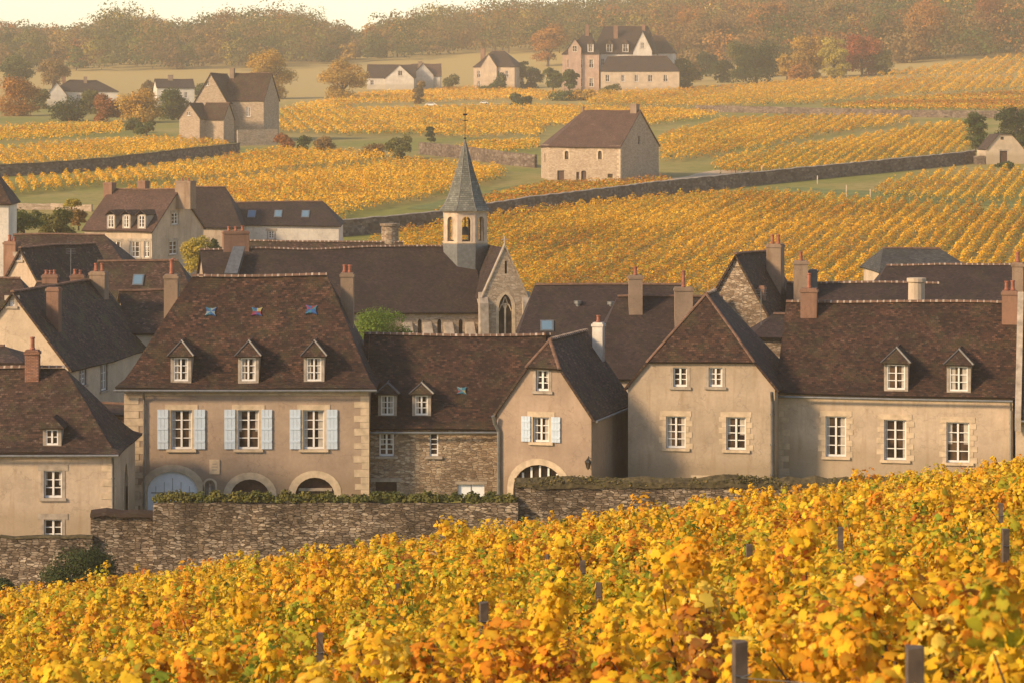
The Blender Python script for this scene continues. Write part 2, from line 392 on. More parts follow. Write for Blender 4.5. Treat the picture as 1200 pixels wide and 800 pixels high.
def pt(fr, x, z, d=0): return fr[0] + fr[1] * x + Vector((0, 0, z)) + fr[2] * d
def fbox(mb, fr, x0, x1, z0, z1, d0, d1, m=0):
    mb.hexa([pt(fr, x0, z0, d1), pt(fr, x1, z0, d1), pt(fr, x1, z0, d0), pt(fr, x0, z0, d0),
             pt(fr, x0, z1, d1), pt(fr, x1, z1, d1), pt(fr, x1, z1, d0), pt(fr, x0, z1, d0)], m)
def panel(mb, fr, outer, holes=(), depth=.25, m=0):
    loops = [[Vector((x, z, 0)) for x, z in outer]] + [[Vector((x, z, 0)) for x, z in h] for h in holes]
    flat = [p for l in loops for p in l]
    for t in tessellate_polygon(loops):
        a, b, c = (flat[i] for i in t)
        if (b.x - a.x) * (c.y - a.y) - (b.y - a.y) * (c.x - a.x) < 0: b, c = c, b
        mb.face([pt(fr, q.x, q.y) for q in (a, b, c)], m)
    for h in holes:
        for i in range(len(h)):
            a, b = h[i], h[(i + 1) % len(h)]
            mb.face([pt(fr, *a), pt(fr, *b), pt(fr, *b, -depth), pt(fr, *a, -depth)][::-1], m)
def rect(x0, z0, x1, z1): return [(x0, z0), (x1, z0), (x1, z1), (x0, z1)]
def arch(x0, z0, x1, z1, rise=None, n=10, pointed=False):
    w = (x1 - x0) / 2; rise = w if rise is None else rise; c = (x0 + x1) / 2; zs = z1 - rise
    P = [(x0, z0), (x1, z0)]
    if pointed:
        for i in range(n + 1):
            t = i / n * 2
            if t <= 1: P.append((x1 - (1 - math.cos(t * math.pi / 2.6)) / (1 - math.cos(math.pi / 2.6)) * w, zs + math.sin(t * math.pi / 2.6) / math.sin(math.pi / 2.6) * rise))
            else:
                t = 2 - t; P.append((x0 + (1 - math.cos(t * math.pi / 2.6)) / (1 - math.cos(math.pi / 2.6)) * w, zs + math.sin(t * math.pi / 2.6) / math.sin(math.pi / 2.6) * rise))
    else:
        for i in range(n + 1):
            a = math.pi * i / n; P.append((c + w * math.cos(a), zs + rise * math.sin(a)))
    return P

def window(par, fr, x0, z0, x1, z1, rows=4, cols=2, depth=.2, surround='ashlar', quoins=False, sill=True, shutter=None, name='window', fwid=.07, mw=.045, lintel=True, label=None, glass='glass'):
    mb = MB(); d0, d1 = -depth + .02, -depth + .08
    fbox(mb, fr, x0, x0 + fwid, z0, z1, d0, d1); fbox(mb, fr, x1 - fwid, x1, z0, z1, d0, d1)
    fbox(mb, fr, x0 + fwid, x1 - fwid, z0, z0 + fwid * 1.6, d0, d1); fbox(mb, fr, x0 + fwid, x1 - fwid, z1 - fwid, z1, d0, d1)
    zi0, zi1 = z0 + fwid * 1.6, z1 - fwid
    for i in range(1, cols):
        c = lerp(x0, x1, i / cols); ww = mw * (1.1 if cols == 2 else .5)
        fbox(mb, fr, c - ww, c + ww, zi0, zi1, d0, d1 + .02)
    for j in range(1, rows):
        z = lerp(zi0, zi1, j / rows)
        for i in range(cols):
            a = lerp(x0, x1, i / cols) + .05; b = lerp(x0, x1, (i + 1) / cols) - .05
            fbox(mb, fr, a, b, z - mw * .5, z + mw * .5, d0, d1 - .01)
    f = mb.build(name, M['white'], par)
    if label: f['label'] = label
    pm = MB(); fbox(pm, fr, x0 + .01, x1 - .01, z0 + .01, z1 - .01, -depth - .02, -depth + .01); pm.build('pane', M[glass], f)
    if x1 - x0 > .6 and R.random() < .65:
        wl, wr_ = (x1 - x0) * R.uniform(.10, .28), (x1 - x0) * R.uniform(.10, .28); zl = lerp(z0, z1, R.choice((.02, .02, .45)))
        for a, b in ((x0 + .04, x0 + .04 + wl), (x1 - .04 - wr_, x1 - .04)): cm = MB(); fbox(cm, fr, a, b, zl, z1 - .03, -depth + .01, -depth + .017); cm.build('curtain', M['curtain'], f)
    if surround:
        sm = MB(); t = .2
        if quoins:
            z = z0 - .02; k = 0
            while z < z1 - .05:
                zz = min(z + .3, z1)
                for sg, xx in ((-1, x0), (1, x1)):
                    l = (.38 if (k + (sg > 0)) % 2 else .2) + R.uniform(-.04, .04)
                    a, b = (xx - l, xx) if sg < 0 else (xx, xx + l)
                    fbox(sm, fr, a, b, z + .008, zz - .008, -.06, .022)
                z = zz; k += 1
        else:
            fbox(sm, fr, x0 - t * .8, x0, z0, z1, -.06, .022); fbox(sm, fr, x1, x1 + t * .8, z0, z1, -.06, .022)
        if lintel: fbox(sm, fr, x0 - .3, x1 + .3, z1, z1 + .28, -.06, .026)
        sm.build('surround', M[surround], f)
    if sill:
        sl = MB(); fbox(sl, fr, x0 - .22, x1 + .22, z0 - .14, z0, -.1, .1); sl.build('sill', M[surround or 'ashlar_grey'], f)
    if shutter:
        wd, mt = shutter
        for sg in (-1, 1):
            a, b = (x0 - .12 - wd, x0 - .12) if sg < 0 else (x1 + .12, x1 + .12 + wd)
            s = MB(); e = .04; n = 3
            for i in range(n):
                fbox(s, fr, lerp(a, b, i / n) + .006, lerp(a, b, (i + 1) / n) - .006, z0 + .02, z1 + .03, e, e + .035)
            for zz in (.2, .52, .82): 
                z = lerp(z0, z1, zz); fbox(s, fr, a + .02, b - .02, z - .05, z + .05, e + .035, e + .055)
            s.build('shutter', M[mt], f)
    return f

def walls(H, w, d, wall, outl=None, holes=None, depth=.3, sides='FRBL', name='wall', base=-1.2):
    H.w, H.d = w, d; mb = MB(); outl = outl or {}; holes = holes or {}
    for sd_ in sides:
        l = w if sd_ in 'FB' else d
        tp = H.h - H.flare * .85 - .08; o = outl.get(sd_, [(0, tp), (l, tp)][::-1])
        panel(mb, H.fr(sd_), [(0, base), (l, base)] + o, holes.get(sd_, ()), depth)
    return mb.build(name, M[wall], H.root)

class Roof:
    """roof slopes as gently uneven grids with tile coordinates in metres"""
    def __init__(s, H, n=8): s.H = H; s.mb = MB(); s.n = n
    def dz(s, x, y):
        return s.H.nz * float(wob(x, y, s.H.seed, .55))
    def patch(s, a, b, c, d, flare=None):
        a, b, c, d = map(Vector, (a, b, c, d)); n = s.n; fl = s.H.flare if flare is None else flare
        u = (b - a).normalized() if (b - a).length > .01 else (c - d).normalized()
        G = []
        for j in range(n + 1):
            t = (j / n); row = []
            for i in range(n + 1):
                p = a.lerp(b, i / n).lerp(d.lerp(c, i / n), t)
                q = p.copy(); q.z += s.dz(p.x, p.y)
                if fl: q.z -= fl * (t / .22) * math.exp(1 - t / .22) if t > 0 else 0
                row.append((q, ((p - a).dot(u), ((p - a) - u * (p - a).dot(u)).length)))
            G.append(row)
        for j in range(n):
            for i in range(n):
                q = [G[j][i], G[j][i + 1], G[j + 1][i + 1], G[j + 1][i]]
                pts = [k[0] for k in q]; uv = [k[1] for k in q]
                if (pts[2] - pts[3]).length < 1e-5: pts.pop(); uv.pop()
                if len(pts) == 4 and (pts[0] - pts[1]).length < 1e-5: pts.pop(0); uv.pop(0)
                nn = (pts[1] - pts[0]).cross(pts[-1] - pts[0])
                if nn.z < 0: pts.reverse(); uv.reverse()
                s.mb.face(pts, 0, uv)
    def build(s, mats='tile_red', name='roof', th=.13):
        o = s.mb.build(name, M[mats], s.H.root)
        import bmesh
        bm = bmesh.new(); bm.from_mesh(o.data); bmesh.ops.remove_doubles(bm, verts=bm.verts, dist=.004); bm.to_mesh(o.data); bm.free()
        md = o.modifiers.new('thickness', 'SOLIDIFY'); md.thickness = th; md.offset = -1
        s.o = o; return o
    def caps(s, A, B, r=.12, pale=True, par=None, name='ridge_cap', step=.36):
        A, B = Vector(A), Vector(B); L = (B - A).length; k = max(1, int(L / step)); mb = MB(); dirv = (B - A).normalized()
        sd_ = dirv.cross(Vector((0, 0, 1))).normalized(); up = Vector((0, 0, 1))
        def ring(t, r):
            p = A.lerp(B, t); p = p + up * (s.dz(p.x, p.y) - .02)
            return [p + sd_ * r * math.cos(a) * 1.15 + up * r * math.sin(a) for a in (0, .75, 1.57, 2.39, math.pi)]
        for i in range(k):
            t0, t1 = i / k, (i + 1) / k; tm = lerp(t0, t1, R.uniform(.62, .92) if pale else .93)
            for (a, b, m, ra, rb) in ((t0, tm, 0, r, r * .94), (tm, t1, 1, r * 1.08, r * 1.08)):
                q0, q1 = ring(a, ra), ring(b, rb)
                for j in range(4): mb.face([q0[j], q0[j + 1], q1[j + 1], q1[j]], m)
                mb.face(q0, m); mb.face(q1[::-1], m)
        return mb.build(name, [M['ridge'], M['mortar'] if pale else M['ridge']], par or s.o)

def gable_roof(H, zr, mt, axis='x', ov=.3, side=.18, hips=(0, 0), caps=True, name='roof', hipcaps=False, pale=True):
    """ridge along local x or y; hips = run of the hip at either end (0 = gable)"""
    w, d, h = H.w, H.d, H.h; r = Roof(H)
    if axis == 'x':
        k = (zr - h) / (d / 2); ze = h - ov * k * .75
        l = -side if not hips[0] else -ov; rr = w + (side if not hips[1] else ov)
        P = (hips[0] if hips[0] else l, d / 2, zr); Q = (w - hips[1] if hips[1] else rr, d / 2, zr)
        FL, FR, BR, BL = (l, -ov, ze), (rr, -ov, ze), (rr, d + ov, ze), (l, d + ov, ze)
        r.patch(FL, FR, Q, P); r.patch(BR, BL, P, Q)
        if hips[0]: r.patch(BL, FL, P, P)
        if hips[1]: r.patch(FR, BR, Q, Q)
    else:
        k = (zr - h) / (w / 2); ze = h - ov * k * .75
        f = -side if not hips[0] else -ov; bb = d + (side if not hips[1] else ov)
        P = (w / 2, hips[0] if hips[0] else f, zr); Q = (w / 2, d - hips[1] if hips[1] else bb, zr)
        FL, FR, BR, BL = (-ov, f, ze), (w + ov, f, ze), (w + ov, bb, ze), (-ov, bb, ze)
        r.patch(FR, BR, Q, P); r.patch(BL, FL, P, Q)
        if hips[0]: r.patch(FL, FR, P, P)
        if hips[1]: r.patch(BR, BL, Q, Q)
    r.build(mt, name)
    if caps: r.caps(P, Q, pale=pale)
    if hipcaps:
        if hips[0]: r.caps(FL, P, pale=False, step=.5); r.caps(BL if axis == 'x' else FR, P, pale=False, step=.5)
        if hips[1]: r.caps(FR if axis == 'x' else BL, Q, pale=False, step=.5)
    H.zr = zr; H.P, H.Q = P, Q; H.ze, H.ovf = ze, ov
    return r
def gable_out(H, zr, l): return [(l, H.h), (l / 2, zr - .12), (0, H.h)]

def chimney(H, x, y, z0, z1, wx=.6, wy=.5, mt='chim', pots=2, cap=True, pot_h=.55, round_=False, label=None):
    """rises through the roof at local x, y (centre)"""
    mb = MB()
    if round_:
        mb.lathe((x, y, 0), [(wx / 2, z0), (wx / 2 * .95, z1 - .25), (wx / 2 * 1.12, z1 - .2), (wx / 2 * 1.12, z1), (0, z1 + .02)], 14)
    else:
        mb.box(x - wx / 2, x + wx / 2, y - wy / 2, y + wy / 2, z0, z1 - .22)
        mb.box(x - wx / 2 - .05, x + wx / 2 + .05, y - wy / 2 - .05, y + wy / 2 + .05, z1 - .22, z1 - .08)
        mb.box(x - wx / 2 + .02, x + wx / 2 - .02, y - wy / 2 + .02, y + wy / 2 - .02, z1 - .08, z1)
    # brick coordinates
    n = 0
    for f in mb.f:
        for i in f:
            X, Y, Z = mb.v[i]; mb.uv[n] = (X + Y, Z); n += 1
    o = mb.build('chimney', M[mt], H.root)
    if label: o['label'] = label
    for i in range(pots):
        pm = MB(); cx = x + (i - (pots - 1) / 2) * (wx * .8 / max(1, pots)) ; hh = pot_h * R.uniform(.8, 1.15)
        pm.lathe((cx, y, z1), [(.12, 0), (.14, .06), (.105, .12), (.1, hh - .1), (.13, hh - .06), (.12, hh), (.07, hh)], 8)
        pm.build('chimney_pot', M['pot'], o)
    return o
def chim_px(H, u0, u1, vtop, y, z0, **k):
    x0, z1 = H.hp(u0, vtop, y); x1, _ = H.hp(u1, vtop, y)
    wx = abs(x1 - x0); k.setdefault('wy', wx * .8)
    return chimney(H, (x0 + x1) / 2, y + k['wy'] / 2, z0, z1, wx=wx, **k)

def dormer(H, u, v0, v1, wpx, y0, vpeak=None, roofm='tile_dark', zincy=True, rows=3, cheek='ashlar_grey', back=None, hipped=True):
    """window box at pixel column u between rows v0 (top) and v1 (bottom), its face at local y0"""
    if hasattr(H, 'ze') and y0 < 1.5:      # stand the window on the slope where it meets its sill
        y = .2
        for _ in range(12):
            _, zz = H.hp(u, v1, y); t = (y + H.ovf) / (H.P[1] + H.ovf); rz = lerp(H.ze, H.P[2], t) - H.flare * (t / .22) * math.exp(1 - t / .22)
            y += (zz - .12 - rz) * .5
        y0 = max(-.15, min(2.5, y))
    x, z1 = H.hp(u, v0, y0); _, z0 = H.hp(u, v1, y0); xa, _ = H.hp(u - wpx / 2, v0, y0); w = abs(x - xa) * 2
    if vpeak is None: vpeak = v0 - wpx * .75
    _, zp = H.hp(u, vpeak, y0 + w * .45); t = .16; ex0, ex1 = x - w / 2 - t, x + w / 2 + t
    back = back or (zp - z0) * 1.0 + .6
    mb = MB(); fr = (Vector((0, y0, 0)), Vector((1, 0, 0)), Vector((0, -1, 0)))
    panel(mb, fr, [(ex0, z0 - .5), (ex1, z0 - .5), (ex1, z1 + .12), (ex0, z1 + .12)], [rect(x - w / 2, z0, x + w / 2, z1)], .12)
    for xx in (ex0, ex1): mb.face([(xx, y0, z0 - .5), (xx, y0 + back, z0 - .5), (xx, y0 + back, z1 + .12), (xx, y0, z1 + .12)])
    o = mb.build('dormer', M[cheek], H.root)
    window(o, fr, x - w / 2, z0, x + w / 2, z1, rows=rows, cols=2, depth=.1, surround=None, sill=False, fwid=.055, mw=.04)
    # window of a dormer is a sub-part: hang its pane under the dormer too
    win = [c for c in COL.objects if c.parent == o][-1]
    rm = Roof(H, 3); e = .16; ze = z1 + .08
    f = y0 - .22
    P = (x, y0 + (w * .5 if hipped else -.22), zp); Q = (x, y0 + back + .5, zp)
    FL, FR = (ex0 - e, f, ze), (ex1 + e, f, ze); BR, BL = (ex1 + e, y0 + back + .5, ze), (ex0 - e, y0 + back + .5, ze)
    rm.H = type('q', (), dict(nz=0, seed=1, flare=0, root=o))()
    rm.patch(FR, BR, Q, P); rm.patch(BL, FL, P, Q)
    if hipped: rm.patch(FL, FR, P, P)
    ro = rm.build(roofm, 'dormer_roof', .06)
    if zincy:
        zm = MB(); zm.tube([Vector(FR) + Vector((0, 0, .03)), Vector(P) + Vector((0, 0, .05)), Vector(Q) + Vector((0, 0, .05))], .06, 6)
        zm.tube([Vector(FL) + Vector((0, 0, .03)), Vector(P) + Vector((0, 0, .05))], .035, 6)
        zo = zm.build('flashing', M['old_zinc'], o)
    return o
def flatten_children():
    """thing > part > sub-part is as deep as the scene goes: deeper pieces hang under the part"""
    def depth(o):
        n = 0
        while o.parent: o = o.parent; n += 1
        return n
    for o in list(COL.objects):
        while depth(o) > 2:
            p = o.parent; o.parent = p.parent      # every part shares its thing's origin, so nothing moves

def gutter(H, x0, x1, z, y=-.38, r=.07):
    mb = MB(); mb.tube([(x0, y, z), ((x0 + x1) / 2, y, z - .01), (x1, y, z)], r, 8); mb.build('gutter', M['zinc'], H.root)
def downpipe(H, x, ztop, y=-.1, zb=-1, mt='zinc', r=.06):
    mb = MB(); mb.tube([(x, y - .28, ztop), (x, y - .22, ztop - .15), (x, y, ztop - .5), (x, y, zb)], r, 8)
    z = ztop - 1.2
    while z > zb: mb.tube([(x, y, z - .04), (x, y, z + .04)], r * 1.35, 8); z -= 1.6
    mb.build('downpipe', M[mt], H.root)
def quoins(H, corner, z0, z1, mt='ashlar', step=.36, short=.3, long=.58, name='quoin', sides=None):
    """corner: 'FL','FR','BR','BL'; blocks alternate on the two faces"""
    w, d = H.w, H.d; mb = MB(); z = z0; k = 0; e = .025
    while z < z1 - .05:
        zz = min(z + step * R.uniform(.85, 1.15), z1); a, b = (short, long) if k % 2 else (long, short)
        a += R.uniform(-.05, .05)
        x0, x1 = (-e, a) if 'L' in corner else (w - a, w + e)
        y0, y1 = (-e, b) if 'F' in corner else (d - b, d + e)
        # thin L of two slabs
        if 'F' in corner: mb.box(x0, x1, -e, .1, z + .01, zz - .01)
        if corner[1] == 'R': mb.box(w - .1, w + e - .002, max(y0, -e) + .13, y1, z + .01, zz - .01)
        else: mb.box(-e + .002, .1, max(y0, -e) + .13, y1, z + .01, zz - .01)
        z = zz; k += 1
    mb.build(name, M[mt], H.root)
def arch_stones(par, fr, x0, z0, x1, z1, rise, w=.35, mt='ashlar', name='arch_surround', pointed=False, jamb=True):
    inn = arch(x0, z0, x1, z1, rise, 12, pointed); out = arch(x0 - w, z0, x1 + w, z1 + w, rise + w * .6, 12, pointed); mb = MB()
    for i in range(1, len(inn)):
        j = (i + 1) % len(inn)
        if not jamb and (i == 1 or j == 0): continue
        a, b, c, d = inn[i], inn[j], out[j], out[i]
        mb.face([pt(fr, *a, .022), pt(fr, *b, .022), pt(fr, *c, .022), pt(fr, *d, .022)][::-1])
        mb.face([pt(fr, *d, .022), pt(fr, *c, .022), pt(fr, *c, -.05), pt(fr, *d, -.05)][::-1])
        mb.face([pt(fr, *a, .022), pt(fr, *b, .022), pt(fr, *b, -.1), pt(fr, *a, -.1)])
    return mb.build(name, M[mt], par)
def fill_hole(par, fr, poly, depth, mt, name):
    mb = MB(); panel(mb, (fr[0] - fr[2] * depth, fr[1], fr[2]), poly); return mb.build(name, M[mt], par)
# ------------------------------------------------------------------ the front row of houses
def wr(H, u, v0, v1, wpx, y0=0):
    x0, z1 = H.hp(u - wpx / 2, v0, y0); x1, z0 = H.hp(u + wpx / 2, v1, y0); return x0, z0, x1, z1
def wins(H, specs, fr=None, **k):
    """specs -> rectangles on the front wall"""
    return [wr(H, *s) for s in specs]

# --- cream house at the left edge
A = House('cream_house', 'cream house at the bottom left with one small dormer and a hipped brown roof', 'house', -95, 531, 140, 0, ground=-21)
wA = A.hp(133, 531)[0]; A.flare = .32
g1 = wr(A, 62, 551, 583, 21); g2 = wr(A, 62, 608, 636, 21); g3 = wr(A, -40, 551, 583, 21)
ay0, az0 = 4.1, .0
ay1 = 5.3
walls(A, wA, 8, 'cream', outl={'L': gable_out(A, A.h + 4.3, 8)}, holes={'F': [rect(*g1), rect(*g2), rect(*g3)], 'R': [arch(3.7, .2, 5.2, 3.6, 1.3, 8, True)]})
A.flare = .32
zrA = A.hp(40, 431, 4)[1]; xr = A.hp(76, 430, 4)[0]
rA = gable_roof(A, zrA, 'tile_dark', hips=(0, wA - xr), ov=.35, pale=True)
for g in (g1, g2, g3): window(A.root, A.fr('F'), *g, rows=3, surround='ashlar_grey')
fill_hole(A.root, A.fr('R'), arch(3.7, .2, 5.2, 3.6, 1.3, 8, True), .25, 'wood', 'door')
arch_stones(A.root, A.fr('R'), 3.7, .2, 5.2, 3.6, 1.3, .25, pointed=True)
quoins(A, 'FR', -.5, A.h - .1)
dormer(A, 61, 503, 521, 14, .55, vpeak=488, rows=2, zincy=False)
chim_px(A, 29, 45, 410, 3.3, A.h + 2, mt='brick', wy=.6, pots=1)
gutter(A, -.3, wA + .3, A.h - .35); downpipe(A, wA - .02, A.h - .3, y=-.02, mt='lead')

# --- large manor house with blue shutters
B = House('manor_house', 'large beige house with pale blue shutters and coloured stars on its hipped roof', 'house', 146, 452, 150, 0, ground=-20.5)
wB = B.hp(432, 452)[0]; dB = 10; B.flare = .42
gw = [wr(B, u, 480, 526, 25) for u in (212.5, 291, 367.5)]
ga = wr(B, 202, 552, 600, 59); gb = wr(B, 293, 561, 600, 46); gc = wr(B, 369, 559, 600, 46); gn = wr(B, 246, 562, 582, 12)
ha = arch(*ga, 1.1, 12); hb = arch(*gb, .95, 12); hc = arch(*gc, .95, 12); hn = arch(*gn, .27, 8)
walls(B, wB, dB, 'beige', holes={'F': [rect(*g) for g in gw] + [ha, hb, hc, hn]}, base=-1)
B.flare = .42
zrB = B.hp(300, 323, dB / 2)[1]; xl = B.hp(225, 323, dB / 2)[0]; xr = B.hp(383, 323, dB / 2)[0]
rB = gable_roof(B, zrB, 'tile_red', hips=(xl, wB - xr), ov=.45)
for g in gw: window(B.root, B.fr('F'), *g, rows=4, surround='ashlar', shutter=(.58, 'blue'))
fF = B.fr('F')
f = fill_hole(B.root, fF, ha, .12, 'blue_door', 'garage_door')
mb = MB()
for i in range(1, 6):
    x = lerp(ga[0], ga[2], i / 6); fbox(mb, fF, x - .012, x + .012, ga[1], ga[3] - .35 - abs(i - 3) * .22, -.119, -.108)
fbox(mb, fF, ga[0] + .2, ga[2] - .2, ga[1] + 1.0, ga[1] + 1.06, -.119, -.105)
mb.build('door_groove', M['zinc'], f)
for h_, g, dt in ((hb, gb, .28), (hc, gc, .45)):
    f = fill_hole(B.root, fF, h_, dt, 'wood', 'cellar_door'); mb = MB()
    for i in range(1, 9):
        x = lerp(g[0], g[2], i / 9); fbox(mb, fF, x - .03, x + .03, g[1], g[3] - .2 - abs(i - 4.5) * .1, -dt + .002, -dt + .03)
    mb.build('plank', M['wood'], f)
mb = MB(); fbox(mb, fF, gc[0] + .15, gc[2] - .15, gc[3] - .75, gc[3] - .6, -.4, -.3); mb.build('door_rail', M['ashlar_grey'], B.root)
fill_hole(B.root, fF, hn, .28, 'ashlar_grey', 'niche')
sb = MB(); sb.lathe(((gn[0] + gn[2]) / 2, .14, gn[1]), [(.12, 0), (.13, .3), (.07, .5), (.09, .58), (.06, .68), (0, .7)], 8); sb.build('niche_statue', M['ashlar_grey'], B.root)
for g, r_ in ((ga, 1.1), (gb, .95), (gc, .95), (gn, .27)): arch_stones(B.root, fF, *g, r_, .36 if g is not gn else .1)
g = wr(B, 251.5, 538, 555, 12); mb = MB(); fbox(mb, fF, g[0], g[2], g[1], g[3], 0, .05); pl = mb.build('plaque', M['ashlar'], B.root)
mb = MB()
for k, (a, b) in enumerate(((.3, .7), (.2, .8), (.25, .75))):
    z = lerp(g[3], g[1], .3 + .2 * k); fbox(mb, fF, lerp(g[0], g[2], a), lerp(g[0], g[2], b), z - .03, z + .03, .05, .056)
mb.build('plaque_relief', M['ashlar_grey'], pl)
mb = MB(); fbox(mb, fF, 0, wB, B.h - .66, B.h - .42, 0, .12); fbox(mb, fF, 0, wB, B.h - .76, B.h - .66, 0, .06); mb.build('cornice', M['ashlar'], B.root)
quoins(B, 'FL', -.5, B.h - .8, short=.75, long=1.05); quoins(B, 'FR', -.5, B.h - .8, short=.4, long=.75)
gutter(B, -.5, wB + .45, B.h - .48, y=-.5); x = B.hp(169, 500)[0]; downpipe(B, x, B.h - .5, mt='zinc')
for u in (212, 291, 368): dormer(B, u, 419, 446, 17, .62, vpeak=400, rows=3)
chim_px(B, 192, 208, 322, 6.0, B.h - 2, wy=.9, pots=1, pot_h=.75)
chim_px(B, 399, 414, 320, 5.2, B.h - 2, wy=.9, pots=2, pot_h=.4)
def emblem(H, u, v, r, cols, zoff=.07):
    """glazed coloured tiles set into the slope, a four-pointed star about a centre"""
    k = (H.P[2] - H.h) / (H.P[1] + .001)
    # find the spot on the front slope
    y = 2.0
    for _ in range(20):
        x, z = H.hp(u, v, y); t = (y + .45) / (H.P[1] + .45); zt = lerp(H.h - .35, H.P[2], t); y += (z - zt) * .6
    t = (y + .45) / (H.P[1] + .45)
    sl = math.atan2(H.P[2] - H.h + .35, H.P[1] + .45); ey = Vector((0, math.cos(sl), math.sin(sl))); en = Vector((0, -math.sin(sl), math.cos(sl)))
    fl = H.flare * (t / .22) * math.exp(1 - t / .22); z = lerp(H.h - .35, H.P[2], t) - fl
    z += H.nz * float(wob(x, y, H.seed, .55)); c = Vector((x, y, z)) + en * zoff; mb = MB(); ms = []
    for k, m in enumerate(cols):
        n = len(cols); a0 = math.pi / 4 + 2 * math.pi * k / n - .02; a1 = a0 + 2 * math.pi / n
        rr = lambda a: r * (1.45 if abs(math.sin(2 * a)) > .8 else .8)
        def q(a, s=1): return c + (Vector((1, 0, 0)) * math.cos(a) + ey * math.sin(a)) * rr(a) * s
        am = (a0 + a1) / 2
        if m in ms: mi = ms.index(m)
        else: ms.append(m); mi = len(ms) - 1
        for (A0, A1) in ((a0, am), (am, a1)):
            tri = [c, q(A0), q(A1)]; mb.face(tri, mi)
            mb.face([tri[1], tri[2], tri[2] - en * zoff * 1.5, tri[1] - en * zoff * 1.5], mi)
    mb.build('roof_star', ms, H.root)
GL = {k: m_plain('glazed_' + k, c, .5, .15, spec=.4) for k, c in dict(blue=(.02, .075, .20), teal=(.035, .13, .17), red=(.17, .03, .03), yellow=(.26, .22, .09), pink=(.18, .04, .10), light=(.17, .21, .21)).items()}
emblem(B, 247, 361, .29, [GL[k] for k in ('light', 'teal', 'blue', 'light', 'teal', 'blue', 'light', 'blue')])
emblem(B, 301, 361, .29, [GL[k] for k in ('yellow', 'blue', 'teal', 'red', 'pink', 'blue', 'red', 'yellow')])
emblem(B, 365, 362, .31, [GL[k] for k in ('red', 'blue', 'pink', 'blue', 'teal', 'blue', 'blue', 'teal')])

# --- rubble stone house in the middle
C = House('stone_house', 'low rubble stone house with two dormers between the shuttered and the gabled house', 'house', 428, 503, 151.5, 0, ground=-20.4)
wC = C.hp(640, 503)[0]; dC = 9.4
c1 = wr(C, 453, 507, 534, 17); c2 = wr(C, 508.5, 507, 534, 10); c3 = wr(C, 452.5, 564, 590, 25); c4 = wr(C, 552, 567, 606, 31)
walls(C, wC, dC, 'rubble', outl={'L': gable_out(C, C.h + 5, dC), 'R': gable_out(C, C.h + 5, dC)}, holes={'F': [rect(*g) for g in (c1, c2, c3, c4)]})
zrC = C.hp(520, 392, dC / 2)[1]; C.flare = .12; C.nz = .09
rC = gable_roof(C, zrC, 'tile_red', ov=.35, side=.3)
window(C.root, C.fr(), *c1, rows=4, surround=None, depth=.15); window(C.root, C.fr(), *c2, rows=4, cols=1, surround=None, depth=.15)
fill_hole(C.root, C.fr(), rect(*c3), .4, 'wood', 'cellar_hatch')
mb = MB(); fbox(mb, C.fr(), c3[0] - .25, c3[2] + .25, c3[3], c3[3] + .2, -.1, .02); fbox(mb, C.fr(), c4[0] - .15, c4[2] + .15, c4[3], c4[3] + .16, -.1, .02); mb.build('lintel', M['ashlar_grey'], C.root)
dd = fill_hole(C.root, C.fr(), rect(*c4), .12, 'blue_door', 'door'); mb = MB(); xm = (c4[0] + c4[2]) / 2
fbox(mb, C.fr(), xm - .02, xm + .02, c4[1], c4[3], -.118, -.1); mb.build('door_groove', M['zinc'], dd)
for u in (454, 494): dormer(C, u, 463, 486, 15, .5, vpeak=449, rows=3)
gutter(C, 0, C.hp(583, 503)[0], C.h - .4, y=-.42)
downpipe(C, C.hp(431, 503)[0] , C.h - .3, y=-.12, mt='lead', r=.1)
C.P = (0, dC / 2, zrC); C.flare = .12
emblem(C, 541, 456, .26, [GL[k] for k in ('teal', 'light', 'teal', 'red', 'teal', 'teal', 'yellow', 'teal')])

# --- houses whose gable faces the camera, clipped by a small hip
def half_hip(H, w, d, zr, vh, yh, wall, tile, holes, hole_side=(), ov=.25, backhip=None, caps=True, yr=None):
    """vh: height of the hip's eave; yh: local y where the ridge starts"""
    H.w, H.d = w, d; k = (vh - H.h) / (zr - H.h); xh = w / 2 * k
    walls(H, w, d, wall, outl={'F': [(w, H.h), (w - xh, vh - .05), (xh, vh - .05), (0, H.h)],
                               'B': [(w, H.h), (0, H.h)] if backhip else gable_out(H, zr, w)}, holes={'F': holes, 'R': hole_side})
    sl = (zr - H.h) / (w / 2); ze = H.h - ov * sl * .75; f = -.16
    r = Roof(H); bk = d - backhip if backhip else d + .15; by = d + ov if backhip else d + .15
    P = Vector((w / 2, yh, zr)); Q = Vector((w / 2, bk, zr)); t = (vh - ze) / (zr - ze)
    FR, FL = Vector((w + ov, f, ze)), Vector((-ov, f, ze)); BRr, BL = Vector((w + ov, by, ze)), Vector((-ov, by, ze))
    HR, HL = Vector((w / 2 + (w / 2 + ov) * (1 - t), f, vh)), Vector((w / 2 - (w / 2 + ov) * (1 - t), f, vh))
    mR, mL = BRr.lerp(Q, t), BL.lerp(Q, t)
    r.patch(FR, BRr, mR, HR, flare=0); r.patch(HR, mR, Q, P, flare=0)
    r.patch(BL, FL, HL, mL, flare=0); r.patch(mL, HL, P, Q, flare=0)
    h2L, h2R = HL + Vector((-.05, -.12, -.12)), HR + Vector((.05, -.12, -.12))
    r.patch(h2L, h2R, P, P, flare=0)
    if backhip: r.patch(BRr, BL, Q, Q, flare=0)
    r.build(tile)
    if caps: r.caps(P, Q); r.caps(h2L, P, pale=False, r=.09, step=.3); r.caps(h2R, P, pale=False, r=.09, step=.3)
    H.P, H.Q, H.zr = P, Q, zr; return r
D = House('gabled_house', 'beige house with a clipped gable, white shutters and a wide arched door behind the wall', 'house', 582.5, 489, 149.8, 16, ground=-20.4)
